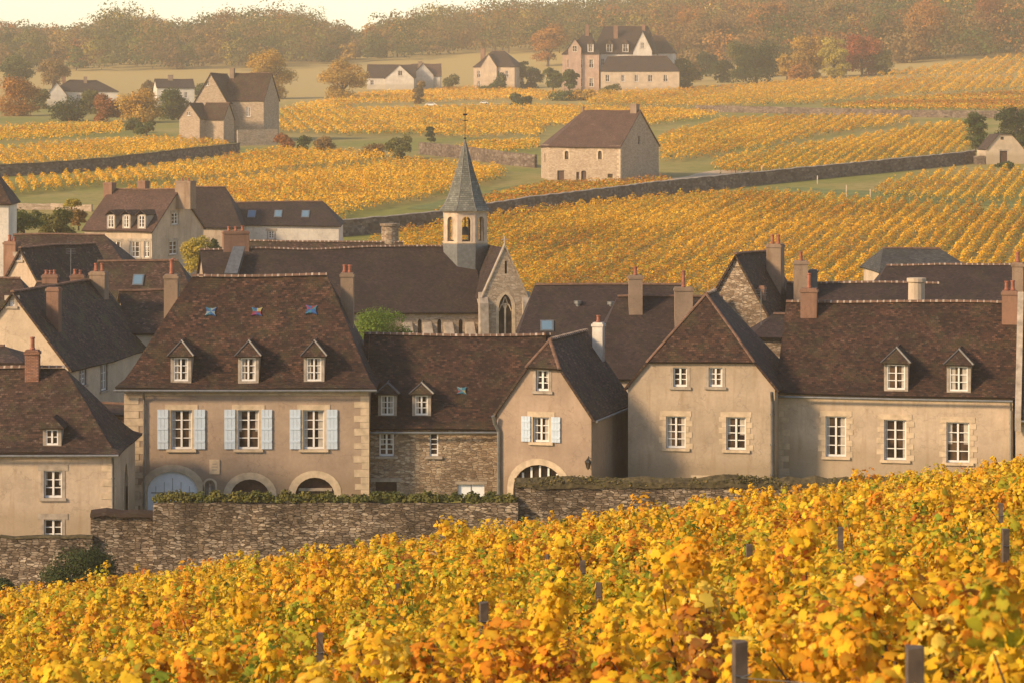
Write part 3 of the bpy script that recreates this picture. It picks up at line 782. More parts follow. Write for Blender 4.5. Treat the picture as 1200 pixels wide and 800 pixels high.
wD = D.hp(693, 489)[0]; dD = 8.6
d1 = wr(D, 635.5, 433, 458, 15); d2 = wr(D, 634, 488, 518, 19); d3 = wr(D, 631.5, 543, 600, 60); hd = arch(*d3, 1.3, 14)
zvh = D.hp(636, 428)[1]; yh = 1.2; zrD = D.hp(634, 398, yh)[1]
rD = half_hip(D, wD, dD, zrD, zvh, yh, 'beige', 'tile_dark', [rect(*d1), rect(*d2), hd])
window(D.root, D.fr(), *d1, rows=3, surround='ashlar_grey', lintel=False); window(D.root, D.fr(), *d2, rows=3, surround='ashlar', lintel=True, shutter=(.5, 'blue'))
arch_stones(D.root, D.fr(), *d3, 1.3, .32, mt='ashlar')
pn = fill_hole(D.root, D.fr(), hd, .3, 'glass', 'arched_glazing'); mb = MB()
for i in range(1, 6):
    x = lerp(d3[0], d3[2], i / 6); fbox(mb, D.fr(), x - .05, x + .05, d3[1], d3[3] - .07 - abs(i - 3) ** 2 * .1, -.298, -.22)
fbox(mb, D.fr(), d3[0] + .1, d3[2] - .1, d3[3] - 1.15, d3[3] - 1.03, -.298, -.215); mb.build('glazing_bar', M['white'], pn)
gutter(D, -.1, -.02, D.h, y=.0)
mb = MB(); mb.tube([(wD + .3, -.1, D.h - .32), (wD + .3, dD, D.h - .34)], .07); mb.build('gutter', M['zinc'], D.root)
mb = MB(); mb.tube([(wD + .28, dD - .6, D.h - .35), (wD + .08, dD - .6, D.h - .8), (wD + .08, dD - .6, -1)], .06); mb.build('downpipe', M['lead'], D.root)
mb = MB(); mb.tube([(-.12, -.35, D.h - .15), (-.05, -.2, D.h - .6), (.12, -.1, D.h - 1.0), (.12, -.1, -1)], .1); mb.build('downpipe', M['zinc'], D.root)
chim_px(D, 694, 706, 378, dD - .7, D.h + 1.5, mt='white_wall', wy=.5, pots=1, pot_h=.35)
# wall lantern by its right corner
LT = empty('wall_lantern', D.W(wD - .1, -.3, D.hp(691, 543)[1]), -D.th, label='black wall lantern on the right corner of the gabled house', cat='lantern')
mb = MB(); mb.lathe((0, 0, 0), [(.02, -.28), (.07, -.2), (.15, .12)], 6); mb.build('glass_body', M['glass'], LT)
mb = MB(); mb.lathe((0, 0, 0), [(.19, .12), (.17, .18), (.06, .3), (.03, .36), (0, .38)], 6); mb.tube([(0, 0, .3), (0, .08, .42), (0, .3, .3)], .02, 5); mb.tube([(0, 0, -.25), (0, .3, -.2)], .018, 5)
for k in range(6):
    a = k * math.pi / 3; mb.tube([(.07 * math.cos(a), .07 * math.sin(a), -.2), (.155 * math.cos(a), .155 * math.sin(a), .12)], .014, 4)
mb.build('lantern_frame', M['iron'], LT)

E = House('clipped_gable_house', 'tan house with four windows under a steep clipped gable right of the wall lantern', 'house', 736, 457, 152, 11, ground=-20)
wE = E.hp(908, 458)[0]; dE = 9
e1 = wr(E, 797, 430, 453, 16); e2 = wr(E, 838.5, 430, 453, 16); e3 = wr(E, 792, 487, 525, 23); e4 = wr(E, 862.5, 488, 527, 23)
zvh = E.hp(820, 422)[1]; yh = 2.2; zrE = E.hp(829, 344, yh)[1]
rE = half_hip(E, wE, dE, zrE, zvh, yh, 'tan', 'tile_red', [rect(*g) for g in (e1, e2, e3, e4)], backhip=3)
for g in (e1, e2): window(E.root, E.fr(), *g, rows=3, surround='ashlar_grey', lintel=False)
for g in (e3, e4): window(E.root, E.fr(), *g, rows=4, surround='ashlar', quoins=True)
downpipe(E, wE - .12, E.h - .2, y=-.12, mt='lead', r=.09)
mb = MB(); rr_ = E.fr()
for k in range(9):
    x = .9 + k * .62; fbox(mb, rr_, x, x + .55 + R.uniform(-.1, .1), .42 + R.uniform(0, .1), .85 + (.25 if 3 < k < 6 else 0), -.05, .015)
mb.build('patch_stones', M['ashlar'], E.root)

Fh = House('long_cream_house', 'long cream house at right with three tall windows and two dormers between brick chimneys', 'house', 912, 461, 152.5, 12, ground=-19.2)
wF = Fh.hp(1187, 466)[0]; dF = 9.6
fw = [wr(Fh, 979.5, 487, 535, 24), wr(Fh, 1049, 491, 539, 26), wr(Fh, 1122.5, 494, 542, 27)]
zrF = Fh.hp(1060, 354, dF / 2)[1]
walls(Fh, wF, dF, 'cream', outl={'L': gable_out(Fh, zrF, dF), 'R': gable_out(Fh, zrF, dF)}, holes={'F': [rect(*g) for g in fw]})
Fh.flare = .1; rF = gable_roof(Fh, zrF, 'tile_red', ov=.35, side=.12)
for g in fw: window(Fh.root, Fh.fr(), *g, rows=4, surround='ashlar', quoins=True)
quoins(Fh, 'FL', -.5, Fh.h - .3)
for u, v in ((1050, 427), (1123.5, 429)): dormer(Fh, u, v, v + 29, 21, .45, vpeak=v - 19, rows=3)
gutter(Fh, -.2, wF, Fh.h - .4, y=-.42); downpipe(Fh, wF - .1, Fh.h - .4, mt='zinc')
chim_px(Fh, 938, 957, 338, 3.9, Fh.h + 2.5, mt='chim_brick', wy=.7, pots=1, pot_h=.8)
chim_px(Fh, 1174, 1192, 341, 3.6, Fh.h + 2.2, mt='chim_brick', wy=.7, pots=2, pot_h=.5)
chimney(Fh, Fh.hp(1074, 330, 6.5)[0], 6.5, Fh.h + 3, Fh.hp(1074, 326, 6.5)[1], wx=.95, mt='pale', pots=0, round_=True, label='round pale plastered chimney')

G = House('edge_house', 'house cut off by the right edge with a pale gable parapet', 'house', 1190, 492, 149, 12, ground=-19.2)
zrG = G.hp(1200, 352, 4)[1]
walls(G, 7, 8, 'pale', outl={'L': gable_out(G, zrG + .3, 8)})
gable_roof(G, zrG, 'tile_dark', ov=.35, side=0)
mb = MB(); fz = G.h
for y0, z0, y1, z1 in ((-.4, fz - .3, 4, zrG + .25), (4, zrG + .25, 8.4, fz - .3)):
    mb.hexa([(-.02, y0, z0 - .5), (.3, y0, z0 - .5), (.3, y1, z1 - .5), (-.02, y1, z1 - .5), (-.02, y0, z0 + .2), (.3, y0, z0 + .2), (.3, y1, z1 + .2), (-.02, y1, z1 + .2)])
mb.build('gable_parapet', M['ashlar_grey'], G.root); gutter(G, .3, 5, G.h - .3)
chim_px(G, 1186, 1199, 308, 6.5, G.h + 1, mt='chim', wy=.6, pots=1)

# ------------------------------------------------------------------ the second row and the roofs between it and the church
def simple(name, label, u0, v_e, Y, th, u1, d, vr, wall, tile, axis='x', hips=(0, 0), cat='house', wn_=(), ov=.3, side=.2, caps=True, ground=None, hipcaps=False, uridge=None, sidewins=(), rows=3, surround='ashlar_grey', nz=.08, pale=False):
    H = House(name, label, cat, u0, v_e, Y, th, ground); w = H.hp(u1, v_e)[0]; H.w, H.d, H.nz = w, d, nz
    yr = d / 2 if axis == 'x' else 0; zr = H.hp(uridge or (u0 + u1) / 2, vr, yr)[1]
    fw_ = [wr(H, *s) for s in wn_]; sw = []
    for (us, v0, v1, wpx) in sidewins:
        y0, z1 = H.hs(us - wpx / 2, v0, w); y1, z0 = H.hs(us + wpx / 2, v1, w); sw.append((min(y0, y1), z0, max(y0, y1), z1))
    ol = {}
    if axis == 'x':
        if not hips[0]: ol['L'] = gable_out(H, zr, d)
        if not hips[1]: ol['R'] = gable_out(H, zr, d)
    else:
        if not hips[0]: ol['F'] = gable_out(H, zr, w)
        if not hips[1]: ol['B'] = gable_out(H, zr, w)
    walls(H, w, d, wall, outl=ol, holes={'F': [rect(*g) for g in fw_], 'R': [rect(*g) for g in sw]})
    H.roof = gable_roof(H, zr, tile, axis=axis, hips=hips, ov=ov, side=side, caps=caps, hipcaps=hipcaps, pale=pale)
    for g in fw_: window(H.root, H.fr('F'), *g, rows=rows, surround=surround, depth=.15)
    for g in sw: window(H.root, H.fr('R'), *g, rows=rows, surround=surround, depth=.15)
    return H
def skylight(H, u, v, w=.8, l=1.1, mt='glass', raised=.12, label=None):
    """roof window lying on the front slope"""
    P, h = H.P, H.h; y = 2.0; d2 = P[1]
    for _ in range(25):
        x, z = H.hp(u, v, y); t = (y + .3) / (d2 + .3); zt = lerp(h - .25, P[2], t); y += (z - zt) * .6
    sl = math.atan2(P[2] - h + .25, d2 + .3); ey = Vector((0, math.cos(sl), math.sin(sl))); en = Vector((0, -math.sin(sl), math.cos(sl))); ex = Vector((1, 0, 0))
    c = Vector((x, y, lerp(h - .25, P[2], (y + .3) / (d2 + .3)) + H.nz * float(wob(x, y, H.seed, .55))))
    def blk(w, l, n0, n1): return [c - ex * w / 2 - ey * l / 2 + en * n0, c + ex * w / 2 - ey * l / 2 + en * n0, c + ex * w / 2 + ey * l / 2 + en * n0, c - ex * w / 2 + ey * l / 2 + en * n0,
                                   c - ex * w / 2 - ey * l / 2 + en * n1, c + ex * w / 2 - ey * l / 2 + en * n1, c + ex * w / 2 + ey * l / 2 + en * n1, c - ex * w / 2 + ey * l / 2 + en * n1]
    a = MB(); a.hexa(blk(w, l, -.05, raised)); o = a.build('skylight', M['zinc'], H.root)
    a = MB(); a.hexa(blk(w * .78, l * .8, -.03, raised + .01)); a.build('pane', M['skyglass'], o)
m, nt, b = mat('skylight_glass'); b.inputs['Base Color'].default_value = (.12, .2, .27, 1); b.inputs['Roughness'].default_value = .15; M['skyglass'] = m

H1 = simple('gable_end_house', 'old house with a pale gable and long side wall above the cream house at left', -48, 432, 166, 11, 80, 15, 342, 'pale', 'tile_moss', axis='y', uridge=18, hips=(0, 0), sidewins=((122, 427, 456, 7), (97, 432, 450, 7)), wn_=((14, 352, 359, 6),), nz=.1)
chimney(H1, H1.w / 2 + 1.6, 2.4, H1.h + .5, H1.hp(86, 337, 2.4)[1], wx=.75, wy=.6, mt='chim_brick', pots=0)
chimney(H1, H1.w / 2 + .5, 13.5, H1.h + 1.5, H1.hp(120, 318, 13.5)[1], wx=1.0, wy=.8, mt='chim', pots=2, pot_h=.5)
simple('lean_to', 'low dark tiled lean-to between the stone side wall and the shuttered house', 112, 490, 160, 0, 146, 4, 473, 'rubble', 'tile_dark', cat='shed')
simple('small_back_house', 'small house with a steep dark roof left of the shuttered house chimney', 150, 392, 178, -14, 200, 7, 339, 'pale', 'tile_dark', wn_=(), nz=.08)
K = simple('skylight_roof_house', 'dark roofed house with a blue skylight behind the left chimneys', 78, 372, 192, 0, 232, 8, 306, 'pale', 'tile_dark', hips=(1.5, 1.8), nz=.1); skylight(K, 162, 330, .75, 1.1)
chim_px(K, 196, 209, 312, 5.8, K.h, wy=.7, mt='chim', pots=1)
simple('left_dark_roof_house', 'dark tiled house at the left edge behind the old gable', -60, 380, 182, 0, 40, 7, 326, 'pale', 'tile_dark', nz=.08, hips=(0, 1.5))
n1_ = simple('cream_gable_cottage', 'narrow cottage with a cream gable and brown side slope near the left edge', 4, 336, 202, 22, 46, 6.5, 291, 'cream', 'tile_dark', axis='y', uridge=22, wn_=((22, 300, 305, 5),))
chim_px(n1_, 4, 18, 283, 1.0, n1_.h, mt='chim_brick', wy=.7, pots=2, pot_h=.4)
n2_ = simple('second_gable_cottage', 'smaller cream gabled cottage right of the narrow cottage', 47, 322, 208, 22, 75, 6, 289, 'cream', 'tile_dark', axis='y', uridge=59, wn_=((59, 297, 301, 4),))
n3_ = simple('wide_roof_house', 'wide dark roofed house in front of the manor hedge', 8, 322, 222, 0, 150, 8, 275, 'pale', 'tile_dark', hips=(0, 2.4))
chim_px(n3_, 50, 66, 318, -7.5, -1, mt='chim_brick', wy=.8, pots=3, pot_h=.4) if False else None
n4_ = simple('low_chimney_house', 'low roof with two brick chimney stacks in front of the wide dark roof', 38, 352, 196, 0, 110, 6, 332, 'pale', 'tile_dark', nz=.08)
chim_px(n4_, 49, 67, 322, 2.6, n4_.h, mt='chim_brick', wy=.8, pots=3, pot_h=.35); chim_px(n4_, 82, 98, 322, 2.6, n4_.h, mt='chim_brick', wy=.8, pots=2, pot_h=.35)
T0 = House('corner_tower', 'white tower cut off by the left edge with a dark pointed roof', 'tower', -40, 238, 240, 0)
walls(T0, 3.6, 4, 'white_wall'); T0.w, T0.d = 3.6, 4
rr_ = Roof(T0); q = [(-.3, -.3, T0.h - .3), (3.9, -.3, T0.h - .3), (3.9, 4.3, T0.h - .3), (-.3, 4.3, T0.h - .3)]; ap = (1.8, 2, T0.h + 3.0)
for i in range(4): rr_.patch(q[i], q[(i + 1) % 4], ap, ap)
rr_.build('tile_dark')
simple('tiny_dark_roof', 'small dark roof peeping over the ridge of the cream house', -25, 430, 152, 0, 22, 5, 404, 'cream', 'tile_dark', hips=(0, 1.2))

# manor with joined dormers beyond the village
mm_ = simple('dormered_manor', 'cream manor with a warm red roof, three dormers and a plain gable, left of centre', 99, 271, 296, 24, 178, 10.5, 222, 'cream', 'tile_orange', uridge=160, sidewins=((205, 250, 263, 8), (203, 283, 298, 9)), wn_=((136, 283, 301, 11), (158, 283, 302, 11), (172, 283, 302, 6)))
mm_.nz = .03
for u in (130, 148, 166): dormer(mm_, u, 253, 267, 6.5, .5, vpeak=246, rows=3, cheek='ashlar_grey', roofm='tile_dark', zincy=False, hipped=False)
chim_px(mm_, 121, 131, 214, 4.5, mm_.h + 2, mt='chim_brick', wy=.9, pots=0); chim_px(mm_, 161, 170, 212, 5.5, mm_.h + 2, mt='chim_brick', wy=.9, pots=0)
chim_px(mm_, 205, 223, 212, 4.8, mm_.h + 2, mt='chim', wy=1.2, pots=2, pot_h=.3)
mw_ = simple('manor_wing', 'grey brown roofed wing joined to the right of the plain manor gable', 222, 267, 310, 0, 281, 8, 219, 'cream', 'tile_purple', hips=(0, 2.0), wn_=())
mz = simple('long_white_wing', 'long low white building with three skylights right of the manor', 266, 266, 314, 0, 397, 8, 237, 'white_wall', 'tile_purple', hips=(0, 2.0), wn_=((318, 271, 280, 7),))
for u in (295, 326, 358): skylight(mz, u, 252, .9, 1.5)

# row right of the church
q1 = simple('purple_roof_house', 'house with a broad purple brown roof and two vents right of the church', 610, 402, 190, 0, 800, 9, 334, 'pale', 'tile_purple', hips=(1.0, 0), pale=False)
for u, v in ((677, 356), (716, 357)):
    x, z = q1.hp(u, v, 2.8); mb = MB(); mb.tube([(x, 2.8, z - 1.2), (x, 2.8, z)], .17, 8); mb.tube([(x, 2.8, z), (x, 2.8, z + .2)], .27, 8); mb.build('roof_vent', M['skyglass'] if 0 else M['zinc'], q1.root)
skylight(q1, 641, 383, .9, 1.1)
chim_px(q1, 728, 746, 470, 0, 0, pots=0) if False else None
q2 = simple('middle_brown_house', 'brown hipped roof house carrying two tall rendered chimneys', 688, 446, 170, 0, 850, 9.5, 347, 'pale', 'tile_purple', hips=(2.0, 0), pale=False)
chim_px(q2, 737, 753, 323, 3.6, q2.h + 2, mt='chim', wy=.8, pots=1, pot_h=.6); chim_px(q2, 791, 812, 337, 2.6, q2.h + 1, mt='chim', wy=.9, pots=1, pot_h=.9)
q3 = simple('stone_gable_house', 'tall rubble stone gable with a dark roof behind the tan house', 818, 384, 176, 22, 908, 7, 298, 'rubble', 'tile_dark', axis='y', uridge=866, nz=.08)
chim_px(q3, 898, 915, 286, 4.2, q3.h + 1, mt='chim', wy=.8, pots=2, pot_h=.7); chimney(q3, q3.w * .8, .6, q3.h, q3.hp(898, 335, .6)[1], wx=.35, wy=.4, mt='chim_brick', pots=0)
q4 = simple('low_purple_annex', 'low purple tiled annex in front of the stone gable', 884, 398, 166, 0, 950, 4, 367, 'rubble', 'tile_purple', hips=(1.3, 0))
q5 = simple('ridge_cap_house', 'roof with a pale dotted ridge just behind the long cream house', 925, 385, 175, 6, 1100, 8, 331, 'pale', 'tile_purple', pale=True)
chim_px(q5, 930, 947, 306, 2.0, q5.h + 1, mt='chim', wy=.9, pots=1, pot_h=.6); chim_px(q5, 948, 958, 316, 2.6, q5.h + 1, mt='lead', wy=.5, pots=0)
q6 = simple('back_brown_house', 'brown roofed house behind the round chimney at right', 1012, 372, 190, 4, 1260, 9, 311, 'pale', 'tile_purple', hips=(1.8, 0), pale=True)
q7 = simple('slate_roof_house', 'house with a grey slate roof rising behind the right hand roofs', 1034, 322, 214, -3, 1142, 8, 291, 'pale', 'slate_dark', hips=(.8, 1.8))
simple('far_right_roof', 'dark roof at the right edge behind the end chimney', 1165, 400, 172, 8, 1260, 8, 360, 'pale', 'tile_dark')

# ------------------------------------------------------------------ the church
CH = House('village_church', 'stone village church with a long dark nave roof and a slate spired belfry', 'church', 246, 370, 213, -13, ground=-20)
wN = CH.hp(566, 362)[0]; dN = 9.5; CH.nz = .1
zrN = CH.hp(545, 289, dN / 2)[1]; CH.w, CH.d = wN, dN
nh = [wr(CH, u, 374, 400, 5) for u in (492, 515, 540)]
walls(CH, wN, dN, 'stone_pale', outl={'L': gable_out(CH, zrN, dN), 'R': gable_out(CH, zrN, dN)}, holes={'F': [arch(*g, .25, 6) for g in nh]})
rN = gable_roof(CH, zrN, 'tile_purple', hips=(0, 0), ov=.4, pale=True)
for g in nh: fill_hole(CH.root, CH.fr(), arch(*g, .25, 6), .25, 'glass', 'window')
for u in (480, 503, 528, 553):
    x, z = CH.hp(u, 372, -.9); mb = MB(); mb.hexa([(x - .35, -1.6, -1), (x + .35, -1.6, -1), (x + .35, 0, -1), (x - .35, 0, -1), (x - .35, -1.2, z - 1.8), (x + .35, -1.2, z - 1.8), (x + .35, 0, z - .4), (x - .35, 0, z - .4)])
    mb.build('buttress', M['ashlar_grey'], CH.root)
chim_px(CH, 262, 292, 271, 4.5, CH.h + 3, mt='chim_brick', wy=.9, pots=3, pot_h=.4)
mb = MB(); x0, z0 = CH.hp(283, 292, 3.6); x1, z1 = CH.hp(262, 322, 1.9)
mb.hexa([(x1, 1.9, z1 - .5), (x1 + 1, 1.9, z1 - .5), (x0 + .3, 4.2, z0 - .5), (x0 - .6, 4.2, z0 - .5), (x1, 1.6, z1 + .1), (x1 + 1, 1.6, z1 + .1), (x0 + .3, 3.9, z0 + .2), (x0 - .6, 3.9, z0 + .2)]); mb.build('flashing', M['zinc'], CH.root)
# transept, built in the nave's own frame
tx0 = CH.hp(566, 345, -1.5)[0]; tx1 = CH.hp(617, 345, -1.5)[0]; zt = CH.hp(592, 347, -1.5)[1]; za = CH.hp(592, 291, -1.5)[1]; yt = -1.5; tw = tx1 - tx0
frT = (Vector((tx0, yt, 0)), Vector((1, 0, 0)), Vector((0, -1, 0)))
def tr(u, v0, v1, w): a = wr(CH, u, v0, v1, w, yt); return (a[0] - tx0, a[1], a[2] - tx0, a[3])
ga_ = tr(592.5, 345, 392, 16); gs_ = tr(593, 306, 321, 3)
mb = MB(); panel(mb, frT, [(0, -1), (tw, -1), (tw, zt), (tw / 2, za), (0, zt)], [arch(*ga_, 1.1, 10, True), rect(*gs_)], .35)
mb.box(tx0, tx0 + .01, yt, yt + 7, -1, zt); mb.box(tx1 - .01, tx1, yt, yt + 7, -1, zt); mb.build('transept_wall', M['stone_pale'], CH.root)
arch_stones(CH.root, frT, *ga_, 1.1, .22, mt='ashlar', pointed=True)
wf = fill_hole(CH.root, frT, arch(*ga_, 1.1, 10, True), .3, 'glass', 'gothic_window'); fill_hole(CH.root, frT, rect(*gs_), .3, 'glass', 'window')
mb = MB(); xm = (ga_[0] + ga_[2]) / 2
fbox(mb, frT, xm - .06, xm + .06, ga_[1], ga_[3] - .7, -.29, -.15); 
for sg in (-1, 1):
    P_ = [pt(frT, xm + sg * .0, ga_[3] - 1.2, -.2), pt(frT, xm + sg * .2, ga_[3] - .75, -.2), pt(frT, xm + sg * .02, ga_[3] - .2, -.2)]; mb.tube(P_, .05, 5)
    P_ = [pt(frT, xm + sg * .03, ga_[3] - .75, -.2), pt(frT, xm + sg * .28, ga_[3] - .8, -.2), pt(frT, xm + sg * .5, ga_[3] - 1.3, -.2)]; mb.tube(P_, .05, 5)
mb.build('tracery', M['ashlar'], wf)
rT = Roof(CH); a = tw / 2 + .12; k = (za - zt) / (tw / 2)
rT.H = type('q', (), dict(nz=.02, seed=3, flare=0, root=CH.root))()
c0 = tx0 + tw / 2; ze = za - k * a
rT.patch((c0 + a, yt + .25, ze), (c0 + a, yt + 7.5, ze), (c0, yt + 7.5, za), (c0, yt + .25, za)); rT.patch((c0 - a, yt + 7.5, ze), (c0 - a, yt + .25, ze), (c0, yt + .25, za), (c0, yt + 7.5, za)); rT.build('tile_purple', 'transept_roof')
mb = MB()
for sg in (-1, 1):
    p0 = Vector((c0 + sg * a, yt, ze)); p1 = Vector((c0, yt, za + .1)); q_ = Vector((0, .4, 0)); up = Vector((0, 0, .22))
    mb.hexa([p0 - q_ * .2, p0 + q_, p1 + q_, p1 - q_ * .2, p0 - q_ * .2 + up, p0 + q_ + up, p1 + q_ + up, p1 - q_ * .2 + up])
    bx_ = tx0 - .3 if sg < 0 else tx1 - .35
    mb.hexa([(bx_, yt - .9, -1), (bx_ + .65, yt - .9, -1), (bx_ + .65, yt + .3, -1), (bx_, yt + .3, -1), (bx_, yt - .35, zt - .5), (bx_ + .65, yt - .35, zt - .5), (bx_ + .65, yt + .3, zt + .3), (bx_, yt + .3, zt + .3)])
mb.tube([(c0, yt, za + .2), (c0, yt, za + .9)], .07, 6); mb.tube([(c0 - .25, yt, za + .65), (c0 + .25, yt, za + .65)], .05, 6)
mb.build('gable_coping', M['ashlar_grey'], CH.root)
# belfry: a part of the church; its frame is the church's, turned by its own eight sides
ty = dN / 2; tx = CH.hp(545, 290, ty)[0]
zb0 = CH.hp(545, 289, ty)[1]; zb1 = CH.hp(545, 246, ty)[1]; zs = CH.hp(545, 164, ty)[1]; rb = (CH.hp(571, 270, ty)[0] - CH.hp(519, 270, ty)[0]) / 2 * 1.02
mb = MB(); ang0 = math.pi / 8 - CH.th * 0
def op(k, r, z, a0=0.24): a = a0 + k * math.pi / 4; return Vector((tx + r * math.cos(a), ty + r * math.sin(a), z))
sm_ = MB()
for k in range(8):
    p, q_ = op(k, rb, 0), op(k + 1, rb, 0); ax = (q_ - p); l = ax.length; ax.normalize(); nrm = Vector((ax.y, -ax.x, 0))
    frk = (p, ax, nrm); hgt = zb1 - zb0
    panel(mb, frk, [(0, zb0), (l, zb0), (l, zb1), (0, zb1)], [arch(l * .26, zb0 + .45, l * .74, zb1 - .5, l * .24, 8)], .3)
    fbox(sm_, frk, -.04, l + .04, zb1 - .16, zb1, -.1, .1); fbox(sm_, frk, -.03, l + .03, zb0 + .3, zb0 + .42, -.1, .06)
    arch_stones(CH.root, frk, l * .26, zb0 + .45, l * .74, zb1 - .5, l * .24, .1, mt='ashlar', jamb=True, name='belfry_arch')
bf = mb.build('belfry', M['ashlar_pink'] if 'ashlar_pink' in M else M['ashlar'], CH.root); sm_.build('belfry_moulding', M['ashlar'], bf)
mb = MB(); bell = MB(); bell.lathe((tx, ty, zb0 + .9), [(.42, 0), (.34, .15), (.25, .45), (.2, .6), (0, .68)], 12); bell.tube([(tx, ty, zb0 + 1.5), (tx, ty, zb1)], .05, 6); bell.build('bell', M['iron'], bf)
# spire with a slight bell-cast at its foot
prof = [(rb * 1.17, zb1 - .05), (rb * .98, zb1 + .35), (rb * .80, zb1 + 1.0), (rb * .4, lerp(zb1, zs, .56)), (.03, zs)]
for (r0, z0), (r1, z1) in zip(prof, prof[1:]):
    for k in range(8):
        a_, b_, c_, d_ = op(k, r0, z0), op(k + 1, r0, z0), op(k + 1, r1, z1), op(k, r1, z1); l0 = (b_ - a_).length / 2; l1 = (c_ - d_).length / 2
        mb.face([a_, b_, c_, d_], 0, [(-l0 + k * 3, z0), (l0 + k * 3, z0), (l1 + k * 3, z1), (-l1 + k * 3, z1)])
for k in range(8): mb.tube([op(k, r, z) for r, z in prof], .025, 4, 1)
bot = [op(k, rb * 1.17, zb1 - .06) for k in range(8)]; mb.face(bot[::-1], 1)
sp = mb.build('spire', [M['slate'], M['lead']], CH.root)
mb = MB(); mb.tube([(tx, ty, zs - .2), (tx, ty, zs + 2.6)], .028, 5); mb.lathe((tx, ty, zs + .1), [(0, -.1), (.13, 0), (0, .13)], 8)
mb.tube([(tx - .22, ty, zs + 1.5), (tx + .22, ty, zs + 1.5)], .03, 5); mb.lathe((tx, ty, zs + 2.0), [(0, -.06), (.08, 0), (0, .08)], 6)
mb.box(tx - .16, tx + .2, ty - .015, ty + .015, zs + 1.9, zs + 2.05); mb.build('weather_vane', M['iron'], sp)
# zinc skirt where the tower leaves the roofs
mb = MB(); lo = zb0 - 2.0
sk_ = [op(k, rb * 1.05, zb0 + .25) for k in range(8)]
for k in range(8): mb.face([op(k, rb * 1.0, lo), op(k + 1, rb * 1.0, lo), sk_[(k + 1) % 8], sk_[k]])
mb.build('tower_skirt', M['zinc'], CH.root)
z = simple('house_behind_nave', 'tiled roof running just behind the church nave with a round stone chimney', 262, 330, 238, 0, 468, 7, 283, 'pale', 'tile_dark', pale=True)
chimney(z, z.hp(457, 270, 4)[0], 4, z.h, z.hp(457, 262, 4)[1], wx=1.55, mt='rubble', pots=0, round_=True, label='wide round stone chimney')
# ------------------------------------------------------------------ walls
def merge(main, others):
    bpy.context.view_layer.update()
    def mw(H): 
        from mathutils import Matrix
        return Matrix.Translation(H.L) @ Matrix.Rotation(-H.th, 4, 'Z')
    for H in others:
        T = mw(main).inverted() @ mw(H)
        for o in [c for c in COL.objects if c.parent == H.root]:
            subs = [c for c in COL.objects if c.parent == o]
            o.parent = main.root; o.location = T.to_translation(); o.rotation_euler = T.to_euler()
        bpy.data.objects.remove(H.root)
def long_wall(name, label, P, thick, m, cap=None, cat='wall', step=1.2, rough=.05, topvar=.06, capw=.14, caph=.16):
    """P: list of (x, y, zbottom, ztop); an uneven masonry wall following it"""
    o0 = Vector((P[0][0], P[0][1], P[0][2])); L = []
    for a, b in zip(P, P[1:]):
        a, b = Vector(a), Vector(b); k = max(1, int((b.xy - a.xy).length / step))
        for i in range(k): L.append(a.lerp(b, i / k))
    L.append(Vector(P[-1])); mb = MB(); rows = []; nz = 7; cm = MB(); crow = []
    for i, p in enumerate(L):
        d = (L[min(i + 1, len(L) - 1)] - L[max(i - 1, 0)]).xy.normalized(); s = Vector((d.y, -d.x, 0)); top = p.w + R.uniform(-1, 1) * topvar
        def q(side, t):
            r = R.uniform(-rough, rough); b = Vector((p.x, p.y, lerp(p.z, top, t))) + s * side * (thick / 2 * lerp(1.15, .95, t) + r) - Vector((o0.x, o0.y, o0.z)); return b
        rows.append([q(1, j / nz) for j in range(nz + 1)] + [q(-1, 1 - j / nz) for j in range(nz + 1)])
        base = Vector((p.x, p.y, top)) - o0; w = thick / 2 + capw; hh = caph * R.uniform(.8, 1.2)
        crow.append([base + s * w - Vector((0, 0, .02)), base + s * (w - .04) + Vector((0, 0, hh * .5)), base + Vector((0, 0, hh)), base - s * (w - .04) + Vector((0, 0, hh * .5)), base - s * w - Vector((0, 0, .02))])
    for a, b in zip(rows, rows[1:]):
        for j in range(len(a) - 1): mb.face([a[j], b[j], b[j + 1], a[j + 1]][::-1])
    mb.face(rows[0]); mb.face(rows[-1][::-1])
    for a, b in zip(crow, crow[1:]):
        for j in range(4): cm.face([a[j], b[j], b[j + 1], a[j + 1]][::-1])
        cm.face([a[4], b[4], b[0], a[0]][::-1])
    cm.face(crow[0]); cm.face(crow[-1][::-1])
    root = empty(name, o0, label=label, cat=cat); mb.build('masonry', M[m], root)
    if cap: cm.build('coping', M[cap], root)
    return root
def front_pts(us, v, Y, zb): return [((u - 600) / F * Y, Y, zb, -(v - VH) / F * Y) for u in us]
long_wall('garden_wall', 'low dark rubble wall at the bottom left in front of the cream house', front_pts((-120, 109), 629, 132, -25), .5, 'rubble_wall', 'moss', step=.6, capw=.04, caph=.1)
long_wall('garden_wall', 'short stepped rubble wall with a tiled brown coping beside the dark bush', front_pts((107, 181), 603, 132.4, -25), .5, 'rubble_wall', 'tile_dark', step=.6, capw=.16, caph=.26)
long_wall('garden_wall', 'long rubble retaining wall topped by a green hedge below the shuttered house', front_pts((180, 607), 589, 131.8, -25), .6, 'rubble_wall', None, step=.5, rough=.06)
long_wall('garden_wall', 'rubble wall with a thick mossy coping rising behind the vines at right', front_pts((604, 1290), 570, 132.3, -24), .6, 'rubble_wall', 'moss', step=.6, capw=.06, caph=.46)
def wpx(pts, hgt, below=.8):
    out = []
    for u, v in pts: p = hit(u, v); out.append((p.x, p.y, p.z - below, p.z + hgt))
    return out
long_wall('field_wall', 'long stone wall running from behind the belfry up to the small cream cottage at right', wpx(((385, 279), (450, 273), (520, 266), (620, 249), (700, 239), (760, 231), (870, 219), (1000, 206), (1100, 196), (1142, 191)), 2.1), .5, 'rubble_far', 'ashlar_grey', capw=.05, caph=.1)
